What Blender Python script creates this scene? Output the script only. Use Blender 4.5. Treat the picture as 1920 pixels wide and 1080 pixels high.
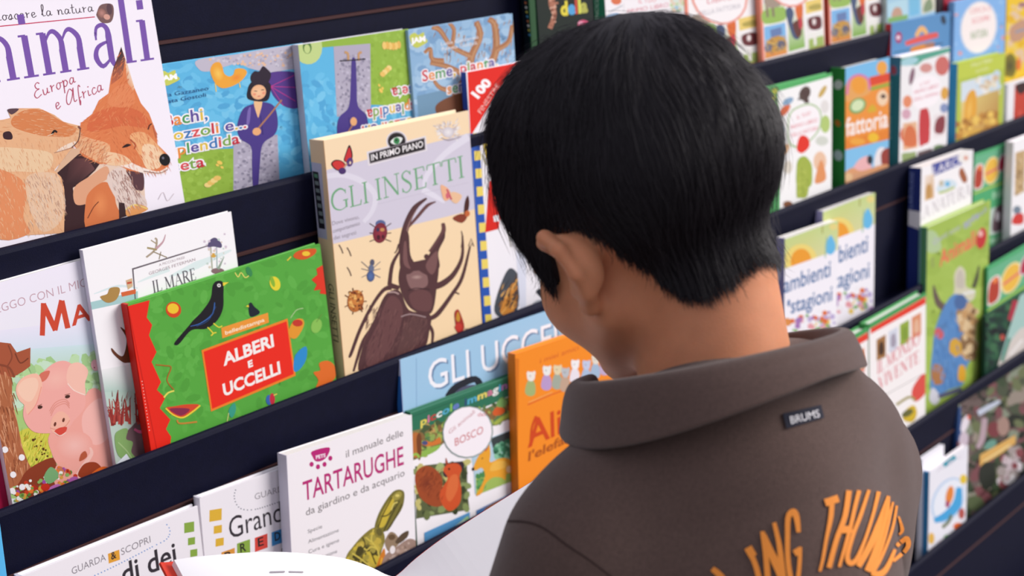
import bpy, bmesh, math, random
import numpy as np
from mathutils import Vector, Matrix
from mathutils.bvhtree import BVHTree

for _o in list(bpy.data.objects):
    bpy.data.objects.remove(_o, do_unlink=True)
SC = bpy.context.scene
COL = SC.collection
rnd = random.Random(7)

# ------------------------------------------------------------------ camera, sky, sun, exposure
F = 2700.0                                    # focal length in pixels of a 1920 px wide frame
CAM = np.array([0.0, 0.0, 1.62])
LEAN = math.radians(13)                       # how far the books lean back
_h = np.array([2542.0, -933.0, F]); _v = np.array([650.0, (F * F + 2542 * 650) / 933.0, F])
_u = _h / np.linalg.norm(_h); _w = _v / np.linalg.norm(_v); _n = np.cross(_u, _w)
BUP = np.array([0, math.sin(LEAN), math.cos(LEAN)])      # up along a leaning cover
BN = np.array([0, -math.cos(LEAN), math.sin(LEAN)])      # out of a cover towards the customer
CW = np.outer([1, 0, 0], _u) + np.outer(BUP, -_w) + np.outer(BN, -_n)   # camera (x right, y down, z fwd) -> world

def ray(x, y):
    return CW @ np.array([(x - 960) / F, (y - 540) / F, 1.0])
def at(x, y, depth):
    return CAM + ray(x, y) * depth
def hit(x, y, p, n):
    r = ray(x, y)
    return CAM + r * (((p - CAM) @ n) / (r @ n))
def project(P):
    q = (np.asarray(P) - CAM) @ CW
    return np.stack([960 + F * q[..., 0] / q[..., 2], 540 + F * q[..., 1] / q[..., 2]], -1)

cd = bpy.data.cameras.new('camera')
cam = bpy.data.objects.new('camera', cd); COL.objects.link(cam)
cd.sensor_width = 36.0; cd.lens = F / 1920 * 36.0; cd.clip_start = 0.05
R = CW @ np.diag([1, -1, -1])
cam.matrix_world = Matrix([[*R[0], CAM[0]], [*R[1], CAM[1]], [*R[2], CAM[2]], [0, 0, 0, 1]])
cd.dof.use_dof = True; cd.dof.focus_distance = 1.2; cd.dof.aperture_fstop = 7.0
SC.camera = cam

wd = bpy.data.worlds.new('sky'); SC.world = wd; wd.use_nodes = True
_nt = wd.node_tree; _nt.nodes.clear()
_bg = _nt.nodes.new('ShaderNodeBackground'); _out = _nt.nodes.new('ShaderNodeOutputWorld')
_tc = _nt.nodes.new('ShaderNodeTexCoord'); _sx = _nt.nodes.new('ShaderNodeSeparateXYZ')
_mr = _nt.nodes.new('ShaderNodeMapRange'); _mx = _nt.nodes.new('ShaderNodeMix'); _mx.data_type = 'RGBA'
_nt.links.new(_tc.outputs['Generated'], _sx.inputs[0])
_nt.links.new(_sx.outputs['Z'], _mr.inputs['Value'])
_mr.inputs['From Min'].default_value = -0.1; _mr.inputs['From Max'].default_value = 0.8
_mx.inputs[6].default_value = (0.50, 0.47, 0.50, 1); _mx.inputs[7].default_value = (0.92, 0.93, 1.08, 1)
_nt.links.new(_mr.outputs[0], _mx.inputs[0])
_nt.links.new(_mx.outputs[2], _bg.inputs['Color']); _bg.inputs['Strength'].default_value = 0.74
_nt.links.new(_bg.outputs[0], _out.inputs[0])

sd = bpy.data.lights.new('sun', 'SUN'); sun = bpy.data.objects.new('sun', sd); COL.objects.link(sun)
sd.energy = 3.7; sd.angle = math.radians(34); sd.color = (1.0, 0.95, 0.92)
sun.rotation_euler = Vector((-0.68, 0.52, -0.60)).to_track_quat('-Z', 'Y').to_euler()

SC.view_settings.view_transform = 'Standard'; SC.view_settings.look = 'None'
SC.view_settings.exposure = 0.0; SC.view_settings.gamma = 1.0
SC.view_settings.use_curve_mapping = False

# ------------------------------------------------------------------ helpers
def lin(c):
    if isinstance(c, str):
        c = c.lstrip('#'); c = [int(c[i:i + 2], 16) for i in (0, 2, 4)]
    c = np.array(c[:3], float) / 255
    return np.where(c <= 0.04045, c / 12.92, ((c + 0.055) / 1.055) ** 2.4)
_mats = {}
def mat(name, col, rough=0.5, spec=0.5, noise=0.0, nscale=200.0, bump=0.0, bscale=300.0, sss=0.0, sheen=0.0):
    if name in _mats: return _mats[name]
    m = bpy.data.materials.new(name); m.use_nodes = True; nt = m.node_tree
    b = nt.nodes['Principled BSDF']; L = lin(col)
    b.inputs['Base Color'].default_value = (*L, 1); b.inputs['Roughness'].default_value = rough
    b.inputs['Specular IOR Level'].default_value = spec
    if sheen: b.inputs['Sheen Weight'].default_value = sheen; b.inputs['Sheen Roughness'].default_value = 0.5
    if sss:
        b.inputs['Subsurface Weight'].default_value = sss
        b.inputs['Subsurface Radius'].default_value = (1.0, 0.35, 0.2); b.inputs['Subsurface Scale'].default_value = 0.006
    if noise or bump: tc = nt.nodes.new('ShaderNodeTexCoord')
    if noise:
        n = nt.nodes.new('ShaderNodeTexNoise'); n.inputs['Scale'].default_value = nscale; n.inputs['Detail'].default_value = 3
        nt.links.new(tc.outputs['Object'], n.inputs['Vector'])
        r = nt.nodes.new('ShaderNodeMapRange'); r.inputs['From Min'].default_value = .3; r.inputs['From Max'].default_value = .7
        r.inputs['To Min'].default_value = 1 - noise; r.inputs['To Max'].default_value = 1 + noise
        nt.links.new(n.outputs['Fac'], r.inputs['Value'])
        v = nt.nodes.new('ShaderNodeVectorMath'); v.operation = 'SCALE'; v.inputs[0].default_value = L
        nt.links.new(r.outputs[0], v.inputs['Scale']); nt.links.new(v.outputs[0], b.inputs['Base Color'])
    if bump:
        n2 = nt.nodes.new('ShaderNodeTexNoise'); n2.inputs['Scale'].default_value = bscale; n2.inputs['Detail'].default_value = 4
        nt.links.new(tc.outputs['Object'], n2.inputs['Vector'])
        bp = nt.nodes.new('ShaderNodeBump'); bp.inputs['Strength'].default_value = bump; bp.inputs['Distance'].default_value = 0.002
        nt.links.new(n2.outputs['Fac'], bp.inputs['Height']); nt.links.new(bp.outputs[0], b.inputs['Normal'])
    _mats[name] = m
    return m
def print_mat():
    if 'printed_card' in _mats: return _mats['printed_card']
    m = bpy.data.materials.new('printed_card'); m.use_nodes = True; nt = m.node_tree
    b = nt.nodes['Principled BSDF']; a = nt.nodes.new('ShaderNodeAttribute'); a.attribute_name = 'ink'
    nt.links.new(a.outputs['Color'], b.inputs['Base Color'])
    b.inputs['Roughness'].default_value = 0.42; b.inputs['Specular IOR Level'].default_value = 0.25
    _mats['printed_card'] = m
    return m
def link(name, me, parent=None):
    o = bpy.data.objects.new(name, me); COL.objects.link(o)
    if parent is not None: o.parent = parent
    return o
def mesh_obj(name, V, Fc, material, parent=None, smooth=False, mats=None, midx=None):
    me = bpy.data.meshes.new(name)
    me.from_pydata([tuple(map(float, v)) for v in V], [], [tuple(map(int, f)) for f in Fc]); me.update()
    for m in (mats or [material]): me.materials.append(m)
    if midx is not None: me.polygons.foreach_set('material_index', midx)
    if smooth: me.polygons.foreach_set('use_smooth', [True] * len(me.polygons))
    return link(name, me, parent)
def tag(o, label=None, cat=None, group=None, kind=None):
    if label: o['label'] = label
    if cat: o['category'] = cat
    if group: o['group'] = group
    if kind: o['kind'] = kind
    return o
def box(V, Fc, lo, hi):
    b = len(V)
    for x in (lo[0], hi[0]):
        for y in (lo[1], hi[1]):
            for z in (lo[2], hi[2]): V.append((x, y, z))
    for f in ((0, 1, 3, 2), (4, 6, 7, 5), (0, 4, 5, 1), (2, 3, 7, 6), (0, 2, 6, 4), (1, 5, 7, 3)):
        Fc.append(tuple(b + i for i in f))
def prism(prof, x0, x1):                      # closed profile in (y, z), swept along x
    n = len(prof); V = [(x0, y, z) for y, z in prof] + [(x1, y, z) for y, z in prof]
    Fc = [tuple(range(n)), tuple(range(2 * n - 1, n - 1, -1))]
    Fc += [(i, n + i, n + (i + 1) % n, (i + 1) % n) for i in range(n)]
    return V, Fc

# ------------------------------------------------------------------ floor and stepped rack
floor_m = mat('paving', '#6b6866', 0.85, 0.2, noise=0.25, nscale=6, bump=0.4, bscale=80)
fl = mesh_obj('floor', [(-6, -5, 0), (9, -5, 0), (9, 6, 0), (-6, 6, 0)], [(0, 1, 2, 3)], floor_m)
tag(fl, kind='structure')

STEP, PITCH, LIPH = 0.081, 0.2035, 0.063
YB = 0.9796
def row_y(k): return YB + STEP * (1 - k)       # k: 0 = A, 1 = B, 2 = C ...; lip front face
ZA = CAM[2] - 0.4901 * (row_y(0) / YB)
ROWZ = {}
def _rowz():
    ref = {-1: None, 0: (700, 298), 1: (700, 691.6), 2: (1858, 468), 3: (1800, 742), 4: (1820, 978)}
    for k, p in ref.items():
        if p:
            r = ray(*p); ROWZ[k] = CAM[2] + r[2] * row_y(k) / r[1]
    ROWZ[-1] = ROWZ[0] + PITCH; ROWZ[5] = ROWZ[4] - PITCH
_rowz()
navy = mat('navy_cloth', '#090b24', 0.65, 0.15, noise=0.12, nscale=90, bump=0.15, bscale=900)
seam = mat('brown_edge', '#4a2e2e', 0.6, 0.3)
X0, X1 = -0.1, 5.2
rack = link('book_rack', None); rack.location = (2.5, 1.0, 0)
tag(rack, 'long stepped book display rack covered in dark navy cloth', 'rack')
def rack_part(name, prof, m):
    V, Fc = prism(prof, X0, X1)
    return mesh_obj(name, [(v[0] - 2.5, v[1] - 1.0, v[2]) for v in V], Fc, m, rack)
TL5 = math.tan(math.radians(5))
for k in range(-1, 6):
    y, z = row_y(k), ROWZ[k]
    low = z - LIPH if k < 5 else 0.0
    # lip: front face vertical, rounded top edge
    rack_part('lip', [(y - (z - low) * TL5, low), (y - .0004, z - .004), (y + .0012, z - .0012), (y + .003, z), (y + .006, z), (y + .008, z - .002), (y + .008 - (z - low) * TL5, low)], navy)
    rack_part('ledge', [(y + .0045, z - .040), (y + .060, z - .040), (y + .060, z - .0305), (y + .0045, z - .0305)], navy)
    if k > -1:
        yt, zt = row_y(k - 1) - LIPH * TL5, ROWZ[k - 1] - LIPH        # seam of the lip above
        rack_part('edge_strip', [(yt - .0022, zt - .0035), (yt - .0022, zt - .0005), (yt + .006, zt - .0005), (yt + .006, zt - .0035)], seam)
        yb = y + .0455; zb = z - .0315
        rack_part('back_panel', [(yt, zt - .0036), (yb, zb), (yb + .006, zb), (yt + .006, zt - .0036)], navy)
y, z = row_y(-1), ROWZ[-1]
rack_part('back_panel', [(y + .075, z + .14), (y + .0455, z - .0315), (y + .0515, z - .0315), (y + .081, z + .14)], navy)
for xe in (X0 - .02, X1):
    prof = [(row_y(5) - .004, 0.0), (row_y(5) - .004, ROWZ[5] + .004), (row_y(-1) - .004, ROWZ[-1] + .02), (row_y(-1) + .14, ROWZ[-1] + .2), (row_y(-1) + .14, 0)]
    V, Fc = prism(prof, xe, xe + .02)
    mesh_obj('end_panel', [(v[0] - 2.5, v[1] - 1.0, v[2]) for v in V], Fc, navy, rack)
# ------------------------------------------------------------------ lettering
_font_cache = {}
_fonts = {}
def _vfont(key):
    if key in _fonts: return _fonts[key]
    f = None
    if key == 'black':
        f = None
    _fonts[key] = f
    return f
def font_faces(s, bold=0.0):
    key = (s, bold)
    if key in _font_cache: return _font_cache[key]
    cu = bpy.data.curves.new('lettering', 'FONT'); cu.body = s; cu.size = 1.0; cu.offset = bold; cu.resolution_u = 3
    ob = bpy.data.objects.new('lettering', cu); COL.objects.link(ob)
    bpy.context.view_layer.update()
    me = ob.evaluated_get(bpy.context.evaluated_depsgraph_get()).to_mesh()
    V = np.array([v.co[:2] for v in me.vertices]).reshape(-1, 2); polys = [V[list(p.vertices)] for p in me.polygons]
    ob.evaluated_get(bpy.context.evaluated_depsgraph_get()).to_mesh_clear()
    bpy.data.objects.remove(ob, do_unlink=True); bpy.data.curves.remove(cu)
    cap = 0.73
    polys = [p / cap for p in polys]
    _font_cache[key] = polys
    return polys
def catmull(P, n=5, closed=False):
    P = np.asarray(P, float); m = len(P)
    if m < 3 and not closed: 
        t = np.linspace(0, 1, n + 1)[:, None]; return P[0] * (1 - t) + P[-1] * t
    out = []
    rng = range(m) if closed else range(m - 1)
    for i in rng:
        if closed: p0, p1, p2, p3 = P[(i - 1) % m], P[i], P[(i + 1) % m], P[(i + 2) % m]
        else: p0, p1, p2, p3 = P[max(i - 1, 0)], P[i], P[i + 1], P[min(i + 2, m - 1)]
        for k in range(n):
            t = k / n
            out.append(0.5 * (2 * p1 + (p2 - p0) * t + (2 * p0 - 5 * p1 + 4 * p2 - p3) * t * t + (3 * p1 - p0 - 3 * p2 + p3) * t ** 3))
    if not closed: out.append(P[-1])
    return np.array(out)
def ribbon(P, w):
    P = np.asarray(P, float); m = len(P)
    w = np.broadcast_to(np.asarray(w, float), (m,)) if np.ndim(w) == 0 else np.interp(np.linspace(0, 1, m), np.linspace(0, 1, len(w)), w)
    T = np.gradient(P, axis=0); T /= np.linalg.norm(T, axis=1)[:, None] + 1e-9
    Nn = np.stack([-T[:, 1], T[:, 0]], 1) * w[:, None] / 2
    return [np.array([P[i] - Nn[i], P[i + 1] - Nn[i + 1], P[i + 1] + Nn[i + 1], P[i] + Nn[i]]) for i in range(m - 1)]
TK, TH = .13, .05
def _st(x, y0=0, y1=1): return (TK, [(x, y0), (x, y1)])
def _sf(x, y, h=.13): return (TH, [(x - h, y), (x + h, y)])
SERIF = {
 'I': (.36, [_st(.18), _sf(.18, .02), _sf(.18, .98)]),
 'L': (.68, [_st(.18), _sf(.18, .98), (TH, [(.04, .02), (.62, .02)]), (TH, [(.60, .02), (.64, .24)])]),
 'G': (.92, [([.05, .12, .15, .12, .05, .06], [(.80, .80), (.66, .95), (.46, .99), (.18, .84), (.07, .5), (.18, .16), (.46, .01), (.70, .06), (.80, .14)]), (TK, [(.80, .06), (.80, .42)]), _sf(.78, .42), (TH, [(.80, .72), (.80, .92)])]),
 'N': (.94, [(TH, [(.16, 0), (.16, 1)]), (TK, [(.16, .98), (.78, .02)]), (TH, [(.78, 0), (.78, 1)]), _sf(.16, .02), _sf(.78, .98), _sf(.12, .98, .1)]),
 'S': (.60, [([.05, .08, .15, .08, .05], [(.50, .80), (.40, .95), (.28, .99), (.12, .88), (.12, .70), (.30, .52), (.46, .36), (.48, .16), (.30, .01), (.14, .06), (.07, .2)]), (TH, [(.50, .78), (.50, .96)]), (TH, [(.07, .04), (.07, .24)])]),
 'E': (.70, [_st(.18), (TH, [(.04, .02), (.62, .02)]), (TH, [(.04, .98), (.58, .98)]), (TH, [(.18, .52), (.46, .52)]), (TH, [(.60, .02), (.64, .24)]), (TH, [(.57, .98), (.59, .78)]), (TH, [(.46, .42), (.46, .62)])]),
 'T': (.74, [_st(.37), _sf(.37, .02), (TH, [(.04, .98), (.70, .98)]), (TH, [(.04, .98), (.02, .76)]), (TH, [(.70, .98), (.72, .76)])]),
 'A': (.86, [(TH, [(.10, .02), (.42, 1)]), (TK, [(.42, .98), (.76, .02)]), (TH, [(.24, .36), (.64, .36)]), _sf(.10, .02, .1), _sf(.76, .02)]),
 'M': (1.1, [(TH, [(.16, 0), (.18, 1)]), (TK, [(.18, .98), (.55, .05)]), (TH, [(.55, .05), (.90, 1)]), (TK, [(.92, 0), (.92, 1)]), _sf(.16, .02, .1), _sf(.92, .02), _sf(.13, .98, .08), _sf(.95, .98, .1)]),
 'R': (.82, [_st(.18), _sf(.18, .02), ([.05, .12, .05], [(.06, .98), (.36, .98), (.58, .88), (.60, .70), (.48, .54), (.18, .50)]), (TK, [(.40, .50), (.74, .02)]), _sf(.76, .02, .08)]),
 'O': (.94, [([.05, .13, .05, .13, .05], [(.47, .99), (.20, .86), (.08, .5), (.20, .14), (.47, .01), (.74, .14), (.86, .5), (.74, .86), (.47, .99)])]),
 'D': (.90, [_st(.18), ([.05, .09, .13, .09, .05], [(.04, .98), (.42, .98), (.70, .84), (.80, .5), (.70, .16), (.42, .02), (.04, .02)])]),
 'V': (.84, [(TK, [(.12, .98), (.44, .02)]), (TH, [(.44, .02), (.74, .98)]), _sf(.12, .98), _sf(.74, .98, .1)]),
 'U': (.88, [_st(.18, .3, 1), ([.13, .06, .05], [(.18, .34), (.24, .10), (.46, .01), (.66, .10), (.72, .34)]), (TH, [(.72, .3), (.72, 1)]), _sf(.18, .98), _sf(.72, .98, .1)]),
 'a': (.56, [([.05, .06, .12], [(.14, .46), (.18, .58), (.30, .61), (.38, .54), (.39, .42)]), (.115, [(.39, .46), (.39, .08)]), ([.11, .04], [(.39, .1), (.44, .01), (.54, .05)]), ([.03, .1, .03], [(.39, .37), (.16, .30), (.09, .15), (.20, .01), (.39, .12)]), (.11, [(.12, .46), (.16, .46)])]),
 'n': (.66, [(.115, [(.14, 0), (.14, .60)]), (.03, [(.02, .015), (.26, .015)]), (.03, [(.02, .60), (.16, .60)]), ([.03, .07, .115], [(.16, .46), (.28, .59), (.40, .60), (.50, .48), (.50, .3)]), (.115, [(.50, .34), (.50, 0)]), (.03, [(.38, .015), (.62, .015)])]),
 'i': (.34, [(.115, [(.16, 0), (.16, .60)]), (.03, [(.02, .015), (.30, .015)]), (.03, [(.04, .60), (.18, .60)]), (.13, [(.095, .83), (.225, .83)])]),
 'm': (.98, [(.115, [(.14, 0), (.14, .60)]), (.03, [(.02, .015), (.26, .015)]), (.03, [(.02, .60), (.16, .60)]), ([.03, .07, .115], [(.16, .46), (.26, .59), (.36, .60), (.46, .48), (.46, .3)]), (.115, [(.46, .34), (.46, 0)]), (.03, [(.35, .015), (.57, .015)]), ([.03, .07, .115], [(.48, .46), (.58, .59), (.68, .60), (.80, .48), (.80, .3)]), (.115, [(.80, .34), (.80, 0)]), (.03, [(.68, .015), (.92, .015)])]),
 'l': (.34, [(.115, [(.16, 0), (.16, 1.0)]), (.03, [(.02, .015), (.30, .015)]), (.03, [(.04, 1.0), (.18, 1.0)])]),
}
_S = .06
SCRIPT = {
 'C': (.55, [(_S, [(.50, .82), (.40, 1), (.20, .80), (.10, .40), (.18, .05), (.38, .02), (.55, .16)])]),
 'E': (.52, [(_S, [(.46, .88), (.34, 1), (.20, .86), (.26, .62), (.40, .54), (.20, .48), (.08, .24), (.20, .0), (.48, .14)])]),
 'A': (.70, [(_S, [(.54, .70), (.36, .96), (.14, .60), (.08, .16), (.22, .02), (.44, .40), (.58, .96), (.52, .30), (.56, .04), (.70, .12)])]),
 'o': (.36, [(_S, [(.28, .40), (.14, .44), (.05, .22), (.14, .02), (.27, .14), (.28, .40), (.40, .36)])]),
 'n': (.42, [(_S, [(.03, .40), (.08, .42), (.08, .02), (.12, .32), (.24, .44), (.30, .28), (.30, .06), (.42, .08)])]),
 's': (.32, [(_S, [(.0, .1), (.18, .46), (.22, .24), (.18, .02), (.04, .06), (.32, .12)])]),
 'c': (.32, [(_S, [(.28, .36), (.17, .44), (.06, .26), (.10, .04), (.22, .02), (.34, .14)])]),
 'e': (.34, [(_S, [(.06, .20), (.24, .28), (.22, .42), (.10, .40), (.06, .18), (.14, .01), (.34, .14)])]),
 'r': (.32, [(_S, [(.04, .40), (.09, .46), (.10, .02), (.12, .30), (.28, .42)])]),
 'l': (.26, [(_S, [(.02, .14), (.18, .70), (.16, 1), (.08, .86), (.10, .10), (.26, .10)])]),
 'a': (.40, [(_S, [(.28, .38), (.14, .44), (.05, .20), (.13, .02), (.26, .20), (.29, .42), (.29, .08), (.40, .10)])]),
 't': (.26, [(_S, [(.13, .80), (.11, .08), (.26, .08)]), (_S, [(.0, .5), (.25, .54)])]),
 'u': (.42, [(_S, [(.05, .42), (.07, .08), (.18, .02), (.28, .20), (.30, .42), (.30, .08), (.42, .08)])]),
 'p': (.38, [(_S, [(.04, .40), (.09, .44), (.07, -.40), (.11, .30), (.22, .44), (.32, .24), (.20, .02), (.10, .10)])]),
 'f': (.28, [(_S, [(.28, .82), (.20, .98), (.13, .60), (.11, -.3), (.17, -.1), (.12, .12), (.28, .2)])]),
 'i': (.22, [(_S, [(.06, .42), (.08, .06), (.22, .10)]), (_S * 1.4, [(.08, .60), (.11, .66)])]),
 ' ': (.26, []),
}
def stroke_faces(s, table, weight=1.0):
    key = (s, id(table), weight)
    if key in _font_cache: return _font_cache[key]
    x = 0; out = []
    for ch in s:
        if ch not in table: x += .3; continue
        adv, strokes = table[ch]
        for w, pts in strokes:
            w = np.asarray(w, float) * (weight if table is SCRIPT else (weight if np.max(w) > .07 else 1.0))
            P = catmull(pts, 4) if len(pts) > 2 else np.array(pts, float)
            out += [q + [x, 0] for q in ribbon(P, w)]
        x += adv + .02
    _font_cache[key] = out
    return out

# ------------------------------------------------------------------ printed artwork
def homography(q, d):
    A = []; b = []
    for (x, y), (X, Y) in zip(q, d):
        A.append([x, y, 1, 0, 0, 0, -X * x, -X * y]); b.append(X)
        A.append([0, 0, 0, x, y, 1, -Y * x, -Y * y]); b.append(Y)
    h = np.linalg.solve(np.array(A, float), np.array(b, float))
    return np.append(h, 1).reshape(3, 3)
def clip_poly(P, C, lo, hi):
    for ax, side, lim in ((0, 1, lo[0]), (0, -1, hi[0]), (1, 1, lo[1]), (1, -1, hi[1])):
        if len(P) == 0: return P, C
        d = side * (P[:, ax] - lim)
        if (d >= 0).all(): continue
        o, oc = [], []
        for i in range(len(P)):
            j = (i + 1) % len(P)
            if d[i] >= 0: o.append(P[i]); oc.append(C[i])
            if (d[i] >= 0) != (d[j] >= 0):
                t = d[i] / (d[i] - d[j]); o.append(P[i] + (P[j] - P[i]) * t); oc.append(C[i] + (C[j] - C[i]) * t)
        P, C = np.array(o).reshape(-1, 2), np.array(oc).reshape(-1, 3)
    return P, C
class Art:
    """Flat printing on one cover, traced in photo pixels on the reference quad (TL, TR, BR, BL)."""
    def __init__(s, quad, tmin=0.0, flip=0, seed=1, albedo=0.88):
        s.H = homography(quad, [(0, 1), (1, 1), (1, 0), (0, 0)]); s.Hi = np.linalg.inv(s.H)
        s.tmin = tmin; s.flip = flip; s.V = []; s.Fc = []; s.Cc = []; s.layer = 0
        s.o = (0., 0., 1.); s.r = random.Random(seed); s.alb = albedo; s.fixed = False; s.k = 0
    def crop(s, x, y, k): s.o = (x, y, k)
    def L(s, c): return lin(c) * s.alb
    def px(s, P):
        P = np.asarray(P, float).reshape(-1, 2); return P / s.o[2] + np.array(s.o[:2])
    def st(s, P):
        P = s.px(P); q = np.c_[P, np.ones(len(P))] @ s.H.T
        return q[:, :2] / q[:, 2:]
    def lay(s):
        if not s.fixed: s.layer += 1
        return s.layer
    def add(s, P, C, z):
        P = s.st(P); C = np.asarray(C, float)
        if C.ndim == 1: C = np.repeat(C[None], len(P), 0)
        P, C = clip_poly(P, C, (0, s.tmin), (1, 1)); s.k = (s.k + 1) % 5; z += .2 * s.k
        if len(P) < 3: return
        if s.flip: P, C = clip_poly(np.stack([1 - P[:, 0], 1 - P[:, 1] * s.flip], 1), C, (0, 0), (1, 1))
        if len(P) < 3: return
        b = len(s.V); s.V += [(p[0], p[1], z) for p in P]; s.Fc.append(tuple(range(b, b + len(P)))); s.Cc.append(C)
    def bg(s, c, c2=None):
        z = s.lay(); Hi = s.Hi; n = 1 if c2 is None else 8
        a, b = s.L(c), s.L(c2 or c); oo = s.o; s.o = (0., 0., 1.)
        for i in range(n):
            t0, t1 = 1 - i / n * (1 - s.tmin), 1 - (i + 1) / n * (1 - s.tmin)
            q = np.c_[[(0, t0), (1, t0), (1, t1), (0, t1)], np.ones(4)] @ Hi.T
            q = q[:, :2] / q[:, 2:]; ca, cb = a + (b - a) * i / n, a + (b - a) * (i + 1) / n
            s.add(q, [ca, ca, cb, cb], z)
        s.o = oo
    def poly(s, P, c): s.add(P, s.L(c), s.lay())
    def grad(s, P, cols): s.add(P, [s.L(c) for c in cols], s.lay())
    def blob(s, P, c, n=5): s.add(catmull(P, n, True), s.L(c), s.lay())
    def ell(s, x, y, a, b, c, c2=None, rot=0, n=20):
        t = np.linspace(0, 2 * math.pi, n, endpoint=False); r = math.radians(rot)
        X, Y = a * np.cos(t), b * np.sin(t)
        P = np.stack([x + X * math.cos(r) - Y * math.sin(r), y + X * math.sin(r) + Y * math.cos(r)], 1)
        if c2 is None: s.add(P, s.L(c), s.lay())
        else:
            z = s.lay(); ci, co = s.L(c), s.L(c2)
            for i in range(n): s.add([(x, y), P[i], P[(i + 1) % n]], [ci, co, co], z)
    def line(s, P, w, c, smooth=True):
        P = catmull(P, 5) if smooth and len(P) > 2 else np.asarray(P, float)
        z = s.lay(); C = s.L(c)
        for q in ribbon(P, w): s.add(q, C, z)
    def dots(s, P, d, r, c):
        P = catmull(P, 8); z = s.lay(); C = s.L(c); acc = 0
        for i in range(1, len(P)):
            acc += np.linalg.norm(P[i] - P[i - 1])
            if acc >= d:
                acc = 0; s.add(P[i] + np.array([(-r, -r), (r, -r), (r, r), (-r, r)]), C, z)
    def inside(s, poly, n):
        poly = np.asarray(poly, float); lo, hi = poly.min(0), poly.max(0); out = []; k = 0
        while len(out) < n and k < n * 20:
            k += 1; p = np.array([s.r.uniform(lo[0], hi[0]), s.r.uniform(lo[1], hi[1])]); c = False; j = len(poly) - 1
            for i in range(len(poly)):
                if (poly[i, 1] > p[1]) != (poly[j, 1] > p[1]) and p[0] < (poly[j, 0] - poly[i, 0]) * (p[1] - poly[i, 1]) / (poly[j, 1] - poly[i, 1]) + poly[i, 0]: c = not c
                j = i
            if c: out.append(p)
        return out
    def speck(s, poly, n, size, cols, asp=1.0, rot=None):
        z0 = s.layer
        for i, p in enumerate(s.inside(poly, n)):
            s.layer = z0 + 1 + i % 8; s.fixed = True
            r = size * s.r.uniform(.5, 1.2)
            s.ell(p[0], p[1], r * asp, r, s.r.choice(cols), rot=s.r.uniform(0, 180) if rot is None else rot, n=7)
        s.fixed = False; s.layer = z0 + 9
    def fur(s, poly, n, ln, w, cols, ang):
        z0 = s.layer
        for i, p in enumerate(s.inside(poly, n)):
            s.layer = z0 + 1 + i % 8; s.fixed = True
            a = math.radians((ang(p) if callable(ang) else ang) + s.r.uniform(-14, 14)); l = ln * s.r.uniform(.5, 1.2)
            d = np.array([math.cos(a), math.sin(a)]) * l
            s.line([p, p + d * .5, p + d], [w, w * .8, w * .1], s.r.choice(cols), False)
        s.fixed = False; s.layer = z0 + 9
    def text(s, t, a, b, h, c, font='sans', bold=0.0, outline=None, slant=0.0, up=None, ow=None, weight=1.0):
        a, b = np.asarray(a, float), np.asarray(b, float)
        if up is None:
            q = s.st([a])[0]; p2 = np.append(q + [0, .02], 1) @ s.Hi.T; p1 = np.append(q, 1) @ s.Hi.T
            up = p2[:2] / p2[2] - p1[:2] / p1[2]
        up = np.asarray(up, float); up = up / np.linalg.norm(up) * h
        def put(faces, col, x0, x1):
            z = s.lay(); multi = isinstance(col, (list, tuple))
            for q in faces:
                u = (q[:, 0] + slant * q[:, 1] - x0) / (x1 - x0)
                P = a + np.outer(u, b - a) + np.outer(q[:, 1], up)
                s.add(P, s.L(col), z)
        if font == 'sans': base = font_faces(t, bold)
        elif font == 'serif': base = stroke_faces(t, SERIF, weight)
        else: base = stroke_faces(t, SCRIPT, weight)
        if not base: return
        xs = np.concatenate([q[:, 0] for q in base]); x0, x1 = xs.min(), xs.max()
        if outline:
            put(font_faces(t, ow or .05), outline, x0, x1)
        if isinstance(c, (list, tuple)) and not isinstance(c[0], (int, float)):
            # one colour per letter
            cen = []
            full = font_faces(t, bold); k = 0; pos = 0
            widths = []
            for ch_i in range(len(t)):
                f = font_faces(t[:ch_i + 1], bold)
                widths.append(max([q[:, 0].max() for q in f]) if f else 0)
            for z_i in range(len(t)):
                lo = widths[z_i - 1] if z_i else -9
                sel = [q for q in full if lo - .01 < q[:, 0].mean() <= widths[z_i] + .01]
                if sel: put(sel, c[z_i % len(c)], x0, x1)
        else: put(base, c, x0, x1)
    def build(s, name, parent, fn):
        """fn maps (s, t, lift) arrays to local xyz."""
        V = np.array(s.V)
        XYZ = fn(V[:, 0], V[:, 1], V[:, 2] * 4.0e-6 + 2e-5)
        me = bpy.data.meshes.new(name); me.from_pydata(XYZ.tolist(), [], s.Fc); me.update()
        ca = me.color_attributes.new('ink', 'FLOAT_COLOR', 'CORNER')
        cc = np.concatenate(s.Cc); ca.data.foreach_set('color', np.c_[cc, np.ones(len(cc))].astype(np.float32).ravel())
        me.materials.append(print_mat())
        return link(name, me, parent)

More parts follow.
